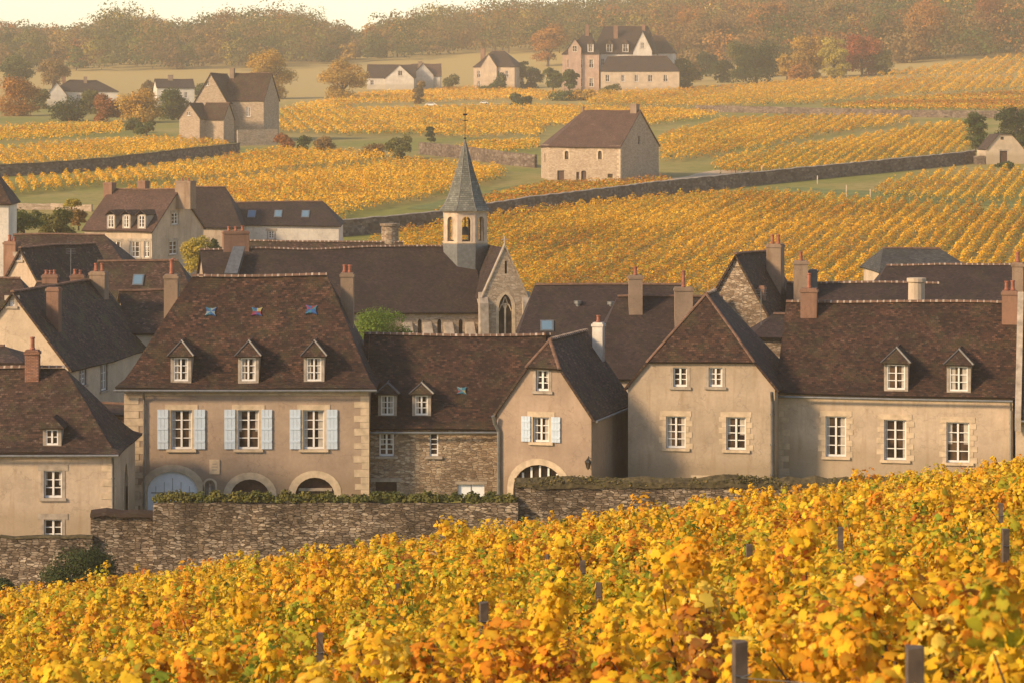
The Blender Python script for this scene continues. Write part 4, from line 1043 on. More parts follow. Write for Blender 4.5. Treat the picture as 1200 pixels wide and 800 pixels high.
long_wall('field_wall', 'thin stone wall across the slope at right above the barn', wpx(((815, 131), (900, 133), (1000, 136), (1100, 138), (1180, 139), (1260, 138)), 1.7), .5, 'rubble_far', None, step=3)
long_wall('field_wall', 'weathered stone retaining wall left of the stone barn', wpx(((492, 181), (540, 186), (590, 193), (628, 197)), 2.3), .5, 'rubble_far', None)
long_wall('field_wall', 'shaded dark wall between two strips of vines at the far left', wpx(((-30, 209), (60, 204), (130, 198), (210, 188), (280, 180)), 1.9), .5, 'rubble_far', 'moss', step=2)
long_wall('field_wall', 'pale stone wall attached to the right of the old stone farmhouse', wpx(((278, 171), (325, 170)), 3.2), .5, 'stone_pale', None)
long_wall('garden_wall', 'low pale wall in the gardens left of the dormered manor', wpx(((8, 246), (60, 246), (108, 248)), .9), .4, 'stone_pale', None)
strip('path', ((752, 222), (790, 213), (830, 207), (862, 200)), 7, M['path'], .06)
strip('path', ((500, 172), (560, 176), (620, 183)), 3.5, M['path'], .06)
strip('path', ((360, 127), (450, 126), (560, 123), (620, 121)), 4, M['path'], .08)
strip('grass_verge', ((905, 222), (1000, 226), (1100, 236), (1240, 243)), 9, M['grass'], .05)
strip('grass_verge', ((500, 246), (580, 226), (640, 216)), 6, M['grass'], .05)
strip('grass_verge', ((150, 190), (230, 181), (330, 174)), 10, M['grass'], .05)

# ------------------------------------------------------------------ buildings among the fields
def far(name, label, u0, vb, ve, u1, th, d, vr, wall, tile, Y=None, cat='house', **k):
    Y = Y or hit(max(0, u0), vb).y; H = simple(name, label, u0, ve, Y, th, u1, d, vr, wall, tile, cat=cat, ground=-(vb - VH) / F * Y, **k); return H
# stone barn with a faceted left end
BN = House('stone_barn', 'pale stone barn with a red brown roof in the middle of the vineyards', 'barn', 643, 172, hit(643, 211).y, 27)
BN.w = BN.hp(727, 172)[0]; BN.d = BN.hs(772, 170, BN.w)[0]; BN.nz = .06; w, d = BN.w, BN.d
bw = [wr(BN, 664, 177, 187, 4.5), wr(BN, 703, 177, 187, 4.5)]; bd = [wr(BN, 657, 200, 212, 8), wr(BN, 684, 200, 212, 6), wr(BN, 677, 202, 212, 3.5)]; bl = wr(BN, 715, 204, 209, 6)
zr = BN.hp(700, 130, d / 2)[1]
y0, z1 = BN.hs(749, 160, w); gy = [(y0 - .4, z1 - 1.3, y0 + .4, z1)]
walls(BN, w, d, 'stone_pale', outl={'R': gable_out(BN, zr, d)}, holes={'F': [arch(*g, .3, 6) for g in bw + bd[1:2]] + [rect(*bd[0]), rect(*bl), rect(*bd[2])], 'R': [rect(*gy[0])]}, sides='FRB', base=-2)
mb = MB(); ch = d * .3; fp = [(0, d), (-ch * .8, d - ch), (-ch * .8, ch), (0, 0)]
for i, (a, b) in enumerate(zip(fp, fp[1:])):
    a, b = Vector((*a, 0)), Vector((*b, 0)); ax = (b - a); l = ax.length; ax.normalize(); fk = (a, ax, Vector((ax.y, -ax.x, 0)))
    hl = [arch(l / 2 - .35, BN.h * .5, l / 2 + .35, BN.h * .5 + 1.5, .3, 6)] if i != 1 else []
    panel(mb, fk, [(0, -2), (l, -2), (l, BN.h), (0, BN.h)], hl, .3)
    if hl: fill_hole(BN.root, fk, hl[0], .25, 'glass', 'window')
mb.build('apse_wall', M['stone_pale'], BN.root)
r = Roof(BN); o_ = .35; ze = BN.h - .3; Pp = Vector((2.6, d / 2, zr)); Q = Vector((w + .2, d / 2, zr)); pts_ = [(w + .2, d + o_), (0, d + o_), (-ch * .8 - o_, d - ch + .15), (-ch * .8 - o_, ch - .15), (0, -o_), (w + .2, -o_)]
pts_ = [Vector((*p, ze)) for p in pts_]
r.patch(pts_[0], pts_[1], Pp, Q)
for i in (1, 2, 3): r.patch(pts_[i], pts_[i + 1], Pp, Pp)
r.patch(pts_[4], pts_[5], Q, Pp); r.build('tile_orange'); BN.P, BN.Q, BN.zr = Pp, Q, zr; r.caps(Pp, Q, pale=False)
for g in bw: fill_hole(BN.root, BN.fr(), arch(*g, .3, 6), .25, 'glass', 'window'); arch_stones(BN.root, BN.fr(), *g, .3, .25)
fill_hole(BN.root, BN.fr(), arch(*bd[1], .3, 6), .3, 'wood', 'door'); fill_hole(BN.root, BN.fr(), rect(*bd[0]), .3, 'wood', 'door'); fill_hole(BN.root, BN.fr(), rect(*bl), .3, 'glass', 'window'); fill_hole(BN.root, BN.fr(), rect(*bd[2]), .3, 'wood', 'door')
fill_hole(BN.root, BN.fr('R'), rect(*gy[0]), .25, 'glass', 'window')
quoins(BN, 'FR', 0, BN.h - .2); chimney(BN, w - .9, d / 2, zr - 1, zr + 1.1, wx=1.1, wy=1.3, mt='chim', pots=0)
chimney(BN, 2.5, d / 2, zr - .3, zr + .7, wx=.4, wy=.4, mt='chim', pots=0)

# old stone farmhouse upper left
s1 = far('stone_farmhouse', 'tall old stone farmhouse with dark steep roof and gabled annex at upper left', 262, 166, 119, 309, 14, 10, 86, 'stone_pale', 'tile_dark', wn_=((270, 126, 134, 5), (291, 126, 137, 5)), surround=None, rows=1)
chim_px(s1, 269, 274, 80, 4, s1.h + 3, mt='chim', wy=.8, pots=0)
s1a = far('annex', 'x', 228, 166, 121, 266, 14, 10, 86, 'stone_pale', 'tile_dark', Y=s1.L.y - 1.5, axis='y', uridge=243, wn_=((243, 95, 101, 4),), surround=None, rows=1)
s1b = far('annex', 'x', 210, 167, 140, 234, 20, 6, 121, 'stone_pale', 'tile_dark', Y=s1.L.y - 8, axis='y', uridge=221, wn_=((221, 131, 136, 4),), surround=None, rows=1)
s1c = far('annex', 'x', 236, 167, 141, 262, 20, 5, 121, 'stone_pale', 'tile_dark', Y=s1.L.y - 7, wn_=())
merge(s1, [s1a, s1b, s1c])
a1 = far('far_manor', 'hazy manor with a sprawling brown roof behind the round trees at upper left', 60, 126, 108, 138, -8, 14, 94, 'white_wall', 'tile_purple', hips=(5, 6), wn_=((92, 111, 117, 4), (110, 111, 117, 4), (125, 111, 117, 4)), surround=None, rows=2)
a1b = far('annex', 'x', 55, 126, 112, 78, -8, 8, 96, 'white_wall', 'tile_orange', Y=a1.L.y - 6, axis='y'); chim_px(a1, 73, 77, 90, 5, a1.h, mt='chim_brick', pots=0, wy=1); chim_px(a1, 98, 102, 90, 5, a1.h, mt='chim', pots=0, wy=1); merge(a1, [a1b])
a2 = far('far_house', 'hazy house with a grey brown roof between the far manor and the stone farmhouse', 184, 128, 104, 228, -12, 12, 93, 'white_wall', 'tile_purple', wn_=((205, 108, 115, 4), (218, 108, 115, 4)), surround=None, rows=2)
chim_px(a2, 197, 203, 88, 5, a2.h, mt='chim', pots=0, wy=1.2)
a3 = far('white_farm', 'white farmhouse group with brown roofs beside the golden tree in the far centre', 430, 105, 92, 487, 0, 12, 76, 'white_wall', 'tile_purple', wn_=((436, 94, 100, 4),), surround=None, rows=2)
a3b = far('annex', 'x', 451, 105, 93, 485, 0, 12, 76, 'white_wall', 'tile_purple', Y=a3.L.y - 5, axis='y', uridge=469, wn_=((469, 83, 89, 5),), surround=None, rows=1)
a3c = far('annex', 'x', 482, 100, 90, 516, 0, 12, 75, 'white_wall', 'tile_orange', Y=a3.L.y + 8, wn_=()); a3d = far('annex', 'x', 484, 100, 89, 508, -10, 10, 74, 'white_wall', 'tile_purple', Y=a3.L.y + 6, axis='y', uridge=494)
chim_px(a3, 490, 495, 72, 8, a3.h, mt='chim', pots=0, wy=1); merge(a3, [a3b, a3c, a3d])
a4 = far('yellow_villa', 'tall cream villa with a hipped brown roof left of the large red brick mansion', 555, 106, 79, 603, 14, 13, 60, 'cream', 'tile_purple', hips=(5, 5), wn_=((561, 83, 91, 4), (572, 83, 91, 4), (583, 83, 91, 4), (594, 83, 91, 4), (561, 95, 103, 4), (575, 95, 103, 4), (590, 95, 103, 4)), surround=None, rows=2)
chim_px(a4, 563, 568, 57, 5, a4.h, mt='chim_brick', pots=0, wy=1); a4b = far('annex', 'x', 563, 106, 79, 582, 14, 6, 63, 'cream', 'tile_orange', Y=a4.L.y - 1.5, axis='y', wn_=()); merge(a4, [a4b])
# the large mansion
YC = hit(680, 109).y
c1_ = far('mansion', 'large red brick and cream mansion with steep dark roofs standing against the forest', 694, 108, 64, 768, 6, 22, 31, 'white_wall', 'tile_purple', Y=YC + 4, hips=(3, 3), surround=None, rows=2, wn_=tuple((u, v, v + 8, 4.5) for u in (706, 717, 728, 744, 757) for v in (69, 86)))
c2_ = far('annex', 'x', 659, 109, 64, 702, 4, 14, 39, 'pink', 'tile_purple', Y=YC - 2, hips=(7, 3), surround='ashlar', rows=2, wn_=tuple((u, v, v + 10, 5) for u in (667, 680, 693) for v in (70, 92)))
c3_ = far('annex', 'x', 742, 108, 60, 764, 6, 12, 36, 'white_wall', 'tile_purple', Y=YC + 1, axis='y', surround=None, rows=2, wn_=((753, 50, 57, 5),))
c4_ = far('annex', 'x', 704, 109, 84, 796, 4, 10, 66, 'pale', 'tile_purple', Y=YC - 6, hips=(2, 4), surround=None, rows=2, wn_=tuple((u, 88, 96, 5) for u in (712, 730, 746, 762, 780)))
c5_ = far('annex', 'x', 760, 108, 63, 790, 6, 14, 42, 'white_wall', 'tile_dark', Y=YC + 14, hips=(1, 4))
c6_ = far('annex', 'x', 666, 109, 57, 681, 4, 6, 45, 'pink', 'tile_purple', Y=YC - 3, axis='y', surround='ashlar', rows=2, wn_=((673.5, 54, 61, 5),))
for u0, u1, vt, H_, y_ in ((719, 724, 30, c1_, 6), (686, 690, 29, c2_, 6), (752, 756, 29, c1_, 9)): chim_px(H_, u0, u1, vt, y_, H_.h + 3, mt='chim_brick', pots=0, wy=1.4)
for u, H_ in ((692, c2_), (714, c1_), (733, c1_), (757, c1_)): dormer(H_, u, 52, 61, 6, .8, vpeak=46, rows=2, cheek='white_wall', zincy=False)
merge(c1_, [c2_, c3_, c4_, c5_, c6_])
# small cottage at the right, gambrel gable
GC = House('field_cottage', 'small cream cottage with a bent roofline at the right edge above the vines', 'cottage', 1155, 178, hit(1155, 193).y, 0)
w = GC.hp(1201, 178)[0]; h = GC.h; zt_ = GC.hp(1177, 158)[1]; dr = wr(GC, 1176, 177, 195, 9); at = wr(GC, 1174.5, 160.5, 164, 4)
prof_ = [(w, h), (w * .80, lerp(h, zt_, .62)), (w * .66, zt_), (w * .34, zt_), (w * .2, lerp(h, zt_, .62)), (0, h)]
walls(GC, w, 9, 'pale', outl={'F': prof_, 'B': prof_}, holes={'F': [rect(*dr), rect(*at)]}, base=-1.5)
fill_hole(GC.root, GC.fr(), rect(*dr), .2, 'wood', 'door'); fill_hole(GC.root, GC.fr(), rect(*at), .2, 'glass', 'attic_vent')
mb = MB(); fbox(mb, GC.fr(), dr[0] - .2, dr[2] + .2, dr[3], dr[3] + .25, -.05, .03); mb.build('lintel', M['ashlar_grey'], GC.root)
r = Roof(GC); GC.nz = .03
for (a, b) in zip(prof_, prof_[1:]):
    r.patch((a[0], -.25, a[1] + .08), (a[0], 9.2, a[1] + .08), (b[0], 9.2, b[1] + .08), (b[0], -.25, b[1] + .08)) if b[0] > w / 2 - .01 or a[0] > w / 2 else r.patch((b[0], 9.2, b[1] + .08), (b[0], -.25, b[1] + .08), (a[0], -.25, a[1] + .08), (a[0], 9.2, a[1] + .08))
r.build('tile_dark', th=.08)
long_wall('field_wall', 'low stone wall stub left of the small cream cottage', wpx(((1141, 193), (1154, 193)), 1.5), .4, 'rubble_far', None)

# ------------------------------------------------------------------ foliage
def crown_cloud(blobs, n, size, cols, up=.25, jit=.55, shell=.8):
    """blobs (k,6): centre and radii. Leaf clumps near each blob's surface"""
    B = np.array(blobs, dtype=float); vol = B[:, 3] * B[:, 4] * B[:, 5]; pr = vol ** .67; pr /= pr.sum()
    ix = NR.choice(len(B), n, p=pr); d = NR.normal(size=(n, 3)); d /= np.linalg.norm(d, axis=1, keepdims=True)
    low = d[:, 2] < -.35; d[low, 2] *= -.6
    rr = NR.uniform(shell - .25, 1.12, (n, 1)); C = B[ix, :3] + d * B[ix, 3:] * rr
    N = d + NR.normal(size=(n, 3)) * jit + np.array([0, 0, up])
    cols = np.array(cols); bc = cols[NR.integers(0, len(cols), len(B))]
    c = bc[ix] * .6 + cols[NR.integers(0, len(cols), n)] * .4; c = c * NR.uniform(.72, 1.25, (n, 1))
    return quads(C, N, size * NR.uniform(.6, 1.3, n), .9), np.clip(c, 0, .95)
def crown_blobs(w, h, k, z0, rnd, tall=1.0):
    B = [(0, 0, z0 + h * .5, w * .34, w * .34, h * .4)]
    for i in range(k):
        a = rnd.uniform(0, 6.28); t = rnd.uniform(.02, .92); prof = math.sin(math.pi * (.12 + .80 * t)) ** .7; rad = w * .5 * prof * rnd.uniform(.45, .85)
        r = w * rnd.uniform(.17, .29); B.append((math.cos(a) * rad, math.sin(a) * rad, z0 + h * t, r, r, r * rnd.uniform(.7, 1.0)))
    return B
PAL = dict(bright=[(.13, .20, .03), (.17, .24, .04), (.09, .15, .025)],
    green=[(.06, .09, .022), (.085, .11, .03), (.12, .13, .035), (.05, .07, .02)],
    dark=[(.03, .05, .018), (.045, .065, .02), (.06, .075, .025)],
    olive=[(.13, .13, .035), (.17, .15, .04), (.10, .11, .03)],
    gold=[(.48, .28, .04), (.42, .22, .035), (.36, .24, .05), (.52, .32, .06)],
    orange=[(.40, .17, .035), (.34, .14, .03), (.44, .22, .05), (.25, .12, .03)],
    rust=[(.28, .10, .03), (.22, .085, .03), (.34, .14, .04)],
    red=[(.34, .07, .03), (.28, .08, .03), (.38, .13, .04)],
    brown=[(.20, .12, .045), (.26, .15, .05), (.15, .11, .04), (.30, .19, .06)],
    yellow=[(.42, .33, .05), (.34, .28, .05), (.48, .36, .07)])
def tree(label, u, vb, hpx, wpx, pal, kind='tree', Y=None, trunk=.18, group=None, base=None, dens=1.0, k=None):
    Yv = Y or hit(min(1300, max(-100, u)), vb).y; g = px(u, vb, Yv); g.z = base if base is not None else gz(g.x, g.y) if Y is None else g.z
    m = Yv / F; h, w = hpx * m, wpx * m; top = -(vb - hpx - VH) * m; h = top - g.z if Y is None else h
    rnd = random.Random(hash((int(u * 7), int(vb), int(hpx))) & 0xffff); root = empty(kind, g, label=label, cat='bush' if kind in ('bush', 'hedge_bush') else 'tree', group=group)
    z0 = h * trunk; B = crown_blobs(w, h - z0, k or (12 if wpx < 25 else 20), z0 - .02 * h, rnd)
    lf = max(.13, 2.3 * m) * (1 if hpx < 40 else .9); n = int(min(14000, max(700, dens * 15 * (hpx * wpx) / 3.2)))
    V, c = crown_cloud(B, n, lf, PAL[pal]); np_mesh('crown' if kind == 'tree' else 'foliage', V, 4, M['leaf_far'], c, root)
    mb = MB(); tr_ = max(.08, w * .035); mb.tube([(0, 0, -.4), (w * .01, 0, z0), (-w * .02, 0, h * .55), (0, 0, h * .85)], [tr_ * 1.4, tr_, tr_ * .6, tr_ * .15], 7)
    for i in range(5):
        a = rnd.uniform(0, 6.28); s = rnd.uniform(.25, .5) * h; mb.tube([(0, 0, max(z0 * .8, s * .6)), (math.cos(a) * w * .18, math.sin(a) * w * .18, s + .1 * h), (math.cos(a) * w * .36, math.sin(a) * w * .36, s + .3 * h)], [tr_ * .5, tr_ * .35, tr_ * .1], 5)
    mb.build('trunk' if kind == 'tree' else 'stem', M['bark'], root)
    return root
TREES = [
 ('rust orange round tree at the left edge behind the vine strips', 25, 136, 40, 52, 'orange'),
 ('hazy dark green tree behind the rust orange tree at the left edge', 20, 106, 37, 38, 'green'),
 ('hazy brown tree just right of the dark green one at far left', 62, 108, 35, 34, 'brown'),
 ('low dark green tree in front of the hazy far manor', 83, 142, 22, 44, 'dark'),
 ('small green tree at the right end of the far manor', 106, 134, 27, 26, 'olive'),
 ('red brown rounded tree between the dark low tree and the golden one', 125, 143, 29, 34, 'rust'),
 ('golden round tree left of the old stone farmhouse', 163, 144, 33, 52, 'gold'),
 ('green tree directly left of the stone farmhouse annex', 203, 141, 34, 36, 'green'),
 ('tall golden yellow tree rising behind the stone farmhouse roof', 313, 116, 54, 54, 'gold'),
 ('golden tree left of the white farmhouse group', 402, 118, 45, 46, 'gold'),
 ('thin brown tree between the white farm and the cream villa', 491, 122, 26, 16, 'brown'),
 ('small lone dark tree beside the path below the villa', 505, 168, 20, 11, 'dark'),
 ('dark green pointed tree right of the cream villa', 612, 104, 36, 14, 'dark'),
 ('olive green tree touching the right corner of the cream villa', 598, 102, 30, 22, 'olive'),
 ('round green tree between villa and mansion', 625, 103, 26, 24, 'green'),
 ('clipped green tree on a bare trunk left of the mansion', 648, 112, 34, 22, 'green'),
 ('second clipped green tree close to the mansion wall', 667, 114, 36, 22, 'green'),
 ('bright green rounded tree at the right end of the mansion', 797, 104, 32, 40, 'green'),
 ('small dark conifer behind the bright green tree', 828, 90, 29, 26, 'dark'),
 ('broad dark green tree at the edge of the vines right of the mansion', 886, 98, 41, 56, 'dark'),
 ('small golden tree beside the broad dark green tree', 922, 94, 32, 26, 'gold'),
 ('large yellow gold tree in front of the forest', 951, 92, 50, 46, 'gold'),
 ('olive yellow tree left of the red tree', 978, 92, 46, 34, 'yellow'),
 ('red autumn tree in front of the forest at right', 1010, 89, 51, 42, 'red'),
 ('dark green tree just left of the small cream cottage', 1143, 178, 46, 26, 'green'),
 ('large dark green tree behind the small cream cottage at the right edge', 1192, 172, 46, 50, 'dark'),
]
for t in TREES: tree(*t, trunk=.3 if 'clipped' in t[0] else .03)
TREES2 = [
 ('hazy olive tree between the rust orange tree and the far manor', 46, 128, 22, 26, 'olive'),
 ('pale brown tree just left of the far house at upper left', 172, 118, 22, 22, 'brown'),
 ('green tree right of the far house at upper left', 236, 116, 16, 24, 'green'),
 ('yellow olive tree left of the villa beside the white farm', 527, 104, 14, 22, 'olive'),
 ('dark green tree hugging the right wall of the villa', 585, 107, 20, 16, 'green'),
 ('brown tree between the bright green tree and the conifer', 812, 96, 24, 22, 'brown'),
 ('dark green low tree right of the conifer', 846, 97, 26, 26, 'dark'),
 ('olive tree behind the broad dark green tree', 868, 92, 44, 34, 'olive'),
 ('orange bush like tree left of the red tree foot', 938, 97, 20, 26, 'orange'),
 ('olive green tree just right of the red tree', 1034, 88, 30, 28, 'olive'),
 ('brown tree standing above the upper right vine strip', 1062, 74, 26, 30, 'brown'),
 ('dark green tree rising behind the mansion at right', 779, 86, 36, 26, 'green'),
 ('yellow tree at the left edge of the mansion grounds', 684, 118, 12, 26, 'gold'),
]
TREES += TREES2
for t in TREES2: tree(*t, trunk=.03)
BUSH = [
 ('dark rounded bush in front of the golden tree at left', 157, 156, 21, 24, 'olive'),
 ('clipped dark green bush left of the farmhouse annex', 172, 159, 15, 26, 'green'),
 ('red brown bush right of the stone farmhouse wall', 334, 176, 20, 26, 'rust'),
 ('dark green bush between the red brown bush and the brown one', 357, 176, 18, 16, 'green'),
 ('brown bush above the left hand vines', 379, 177, 19, 26, 'brown'),
 ('dark olive bush by the retaining wall in the centre', 470, 186, 26, 34, 'olive'),
 ('brown bush left of the dark olive one in the centre', 436, 184, 18, 34, 'brown'),
 ('rounded green bush beside the far path', 606, 124, 13, 18, 'green'),
 ('second darker bush beside the far path', 617, 126, 12, 20, 'dark'),
 ('low hedge bush before the villa', 573, 108, 9, 26, 'green'),
 ('low green bush at the foot of the mansion', 715, 110, 11, 24, 'olive'),
 ('dark bush between the far manor and the golden tree', 140, 138, 12, 20, 'dark'),
 ('small green bush at the foot of the cream cottage', 1177, 200, 9, 22, 'green'),
 ('low dark bush in front of the mansion at left', 664, 118, 10, 40, 'green'),
]
for t in BUSH: tree(*t, kind='bush', trunk=.0, k=8)
tree('pale green leafy shrub beside the dormered manor', 231, 326, 48, 40, 'yellow', Y=262, kind='tree', trunk=.15)
tree('dark shrub at the corner of the white wing', 252, 300, 22, 14, 'dark', Y=292, kind='bush', trunk=0)
tree('low green hedge bush in front of the pale tower at left', 28, 277, 23, 52, 'green', Y=285, kind='bush', trunk=0, k=9)
tree('yellow green shrub between the hedge and the manor', 66, 280, 33, 40, 'olive', Y=290, kind='bush', trunk=0, k=9)
for t in [('small rounded shrub under the low garden wall at left', 48, 262, 14, 20, 'green'), ('brown garden shrub close to the manor\'s left corner', 92, 266, 18, 24, 'brown'), ('yellow shrub behind the low garden wall at left', 84, 246, 14, 18, 'yellow')]: tree(*t, Y=300, kind='bush', trunk=0, k=8)
tree('bright green creeper mass spilling over the roofs left of the church nave', 446, 424, 64, 78, 'bright', Y=188, kind='bush', trunk=0)
tree('dark evergreen bush at the foot of the low garden wall at bottom left', 92, 712, 64, 92, 'dark', Y=128, kind='bush', trunk=0, k=26, dens=1.3)
tree('small dark bush cut by the left edge below the garden wall', 2, 714, 32, 40, 'dark', Y=128, kind='bush', trunk=0)
# hedge on the retaining wall
def hedge(name, label, us, v0, v1, Y, pal, wid=.7, n=5200, sz=.16):
    x0, x1 = (us[0] - 600) / F * Y, (us[1] - 600) / F * Y; zb, zt = -(v1 - VH) / F * Y, -(v0 - VH) / F * Y
    k = int((x1 - x0) / .45); B = []
    for i in range(k):
        x = lerp(0, x1 - x0, (i + .5) / k); hh = (zt - zb) * (.62 + .45 * R.random()); B.append((x + R.uniform(-.1, .1), R.uniform(-.1, .1), hh * .45, .38, wid / 2, hh * .55))
    V, c = crown_cloud(B, n, sz, PAL[pal]); o = np_mesh(name, V, 4, M['leaf_far'], c); o.location = ((x0), Y, zb); tag(o, label, 'hedge'); return o
hedge('hedge', 'yellow green hedge growing along the top of the long retaining wall', (181, 538), 574, 591, 132.0, 'olive', n=7500)
hedge('hedge', 'short stretch of green hedge right of the pale blue low door', (545, 604), 576, 591, 132.0, 'olive', n=1500)
def moss_tufts():
    V = []; 
    n = 5200; x = NR.uniform((604 - 600) / F * 132.3, (1200 - 600) / F * 132.3, n); a = NR.uniform(-.36, .36, n)
    C = np.stack([x, 132.3 + a, -(570 - VH) / F * 132.3 + .38 - np.abs(a) * .6 + NR.uniform(-.1, .1, n) + .08 * wob(x, a, 3, 1.2)], 1); N = NR.normal(size=(n, 3)) * .5 + np.array([0, -.5, .8])
    c = np.array([(.10, .09, .03), (.15, .12, .04), (.07, .07, .02), (.2, .15, .06)])[NR.integers(0, 4, n)]
    o = np_mesh('wall_moss', quads(C, N, NR.uniform(.07, .16, n)), 4, M['leaf_far'], c); tag(o, 'dry moss and small plants covering the coping of the right hand wall', 'moss', kind='stuff')
moss_tufts()

# ------------------------------------------------------------------ vineyards on the slopes behind the village
def inside(x, y, P):
    n = len(P); c = np.zeros(len(x), bool); j = n - 1
    for i in range(n):
        xi, yi = P[i]; xj, yj = P[j]
        c ^= ((yi > y) != (yj > y)) & (x < (xj - xi) * (y - yi) / (yj - yi + 1e-12) + xi); j = i
    return c
def gz_grid():
    Ys = np.concatenate([np.arange(230, 700, 3), np.arange(700, 1900, 8)]); ts = np.linspace(-1.6, 1.6, 161)
    Z = np.array([[gz(t * Y * .25, Y) for t in ts] for Y in Ys]); return Ys, ts, Z
GY, GT, GZ = gz_grid()
def gzv(x, y):
    iy = np.clip(np.searchsorted(GY, y) - 1, 0, len(GY) - 2); fy = np.clip((y - GY[iy]) / (GY[iy + 1] - GY[iy]), 0, 1)
    t = np.clip(x / (y * .25), -1.6, 1.59); ft = (t + 1.6) / (GT[1] - GT[0]); it = np.clip(ft.astype(int), 0, len(GT) - 2); ft = ft - it
    return (GZ[iy, it] * (1 - ft) + GZ[iy, it + 1] * ft) * (1 - fy) + (GZ[iy + 1, it] * (1 - ft) + GZ[iy + 1, it + 1] * ft) * fy
VC = np.array([(.62, .33, .025), (.70, .40, .035), (.56, .25, .02), (.42, .16, .02), (.40, .34, .04), (.24, .22, .03), (.66, .44, .06), (.30, .13, .025)])
VW = np.array([.27, .22, .17, .07, .12, .06, .05, .04])
def vineyard(label, poly, ang, spacing=2.0, height=1.35, dens=22, green=0.0, seed=1):
    P = np.array([hit(*p)[:2] for p in poly]); a = math.radians(ang); dx, dy = math.cos(a), math.sin(a)
    s = P[:, 0] * dx + P[:, 1] * dy; t = -P[:, 0] * dy + P[:, 1] * dx
    xs, = [P[:, 1].mean()]; sc = xs / 300.0; dn = dens / sc ** 1.25; size = .235 * sc ** .75; dn *= 1.7
    spacing = spacing * max(1, sc * .75)
    rows = np.arange(t.min(), t.max(), spacing); rows = rows + NR.normal(size=len(rows)) * .12; L = s.max() - s.min(); nr = int(L * dn)
    S_ = NR.uniform(s.min(), s.max(), (len(rows), nr)); T_ = rows[:, None] + np.zeros_like(S_)
    S_ = S_.ravel(); T_ = T_.ravel(); ph = NR.uniform(0, math.pi, len(S_)); rowph = np.repeat(NR.uniform(0, 6.28, len(rows)), nr); w = .31 * spacing
    T_ = T_ + .18 * wob(S_, T_, seed + 2, .5); plant = wob(S_, T_ * 2.3, seed, 3.6); gapv = wob(S_, T_ * 1.7, seed + 7, 1.1); hh = height * (1 + .13 * plant + .10 * gapv + .09 * NR.normal(size=len(S_)))
    X0 = S_ * dx - T_ * dy; Y0 = S_ * dy + T_ * dx; ok = inside(X0, Y0, P); ok &= NR.random(len(S_)) < .85 + .25 * np.sin(S_ * 2 * math.pi / (1.25 * max(1, sc * .8)) + rowph) + .25 * gapv
    off = np.cos(ph) * w * NR.uniform(.6, 1.15, len(S_)); zz = .35 + (hh - .35) * np.sin(ph) ** .8 * NR.uniform(.75, 1.05, len(S_))
    X = X0 - dy * off; Y = Y0 + dx * off; ok &= Y > 240
    X, Y, zz, ph, S2, T2, off = X[ok], Y[ok], zz[ok], ph[ok], S_[ok], T_[ok], off[ok]
    Z = gzv(X, Y) + zz; n = len(X)
    N = np.stack([-dy * np.cos(ph), dx * np.cos(ph), np.sin(ph) * .8 + .2], 1) + NR.normal(size=(n, 3)) * .38 + np.array([-.15, 0, .35])
    rc = np.repeat(NR.normal(size=len(rows)) * .45, nr)[ok]; m = rc + 1.3 * wob(X, Y, seed + 5, .12) + .6 * wob(X, Y, seed + 9, .5) + NR.normal(size=n) * .9
    order = np.argsort([c[0] * .3 + c[1] for c in VC]); cw = np.cumsum(VW[order]); r = 1 / (1 + np.exp(-(m + green * -2.2) * .95)); ix = np.clip(np.searchsorted(cw / cw[-1], r), 0, len(VC) - 1)
    c = VC[order][ix] * np.array([1.27, 1.24, 1.0]) * NR.uniform(.85, 1.15, (n, 1)); lowf = zz < height * .55
    gr = (NR.random(n) < .35 + green * .4) & lowf; c[gr] = np.array([.16, .17, .035]) * NR.uniform(.7, 1.3, (gr.sum(), 1))
    o = np_mesh('vineyard', quads(np.stack([X, Y, Z], 1), N, size * NR.uniform(.6, 1.35, n)), 4, M['leaf_far'], np.clip(c, 0, .95)); tag(o, label, 'vineyard', kind='stuff')
    print('vineyard', n, round(xs)); return o
vineyard('broad golden vineyard sloping up behind the village roofs and church', ((300, 352), (420, 300), (470, 280), (520, 270), (620, 254), (700, 245), (800, 237), (885, 232), (1000, 240), (1080, 245), (1290, 256), (1290, 352)), 76, 1.8, 1.6, 36, seed=1)
vineyard('small golden vine block below the cream cottage at right', ((1022, 226), (1058, 214), (1110, 207), (1200, 203), (1280, 203), (1280, 240), (1100, 240), (1030, 234)), 77, 1.8, 1.5, seed=2)
vineyard('golden vine block right of the stone barn along the long wall', ((834, 199), (838, 191), (900, 180), (1000, 166), (1080, 151), (1140, 146), (1135, 184), (1000, 199), (900, 206), (850, 207)), 78, 1.5, 1.4, seed=3)
vineyard('orange vine block behind the stone barn', ((772, 164), (850, 142), (1000, 139), (1072, 141), (1070, 146), (960, 162), (840, 186), (776, 192)), 79, 1.5, 1.4, seed=4)
vineyard('long golden vine strip under the mansion and the dark tree', ((690, 126), (690, 112), (800, 108), (960, 96), (1200, 93), (1290, 92), (1290, 105), (1200, 106), (1050, 114), (950, 124), (820, 128)), 78, 1.5, 1.7, seed=5)
vineyard('greenish vine strip above the thin stone wall at right', ((960, 127), (1060, 117), (1200, 109), (1290, 108), (1290, 134), (1180, 132), (1000, 130)), 8, 2, 1.2, green=.9, seed=6)
vineyard('highest vine strip against the forest at right', ((1020, 91), (1100, 80), (1200, 66), (1290, 60), (1290, 88), (1200, 90), (1100, 92)), 77, 1.5, 1.8, seed=7)
vineyard('vine strip around the far path below the farm and villa', ((310, 138), (350, 126), (430, 112), (560, 104), (640, 110), (680, 114), (680, 119), (600, 119), (520, 121), (420, 124), (380, 134)), 99, 1.5, 1.5, seed=8)
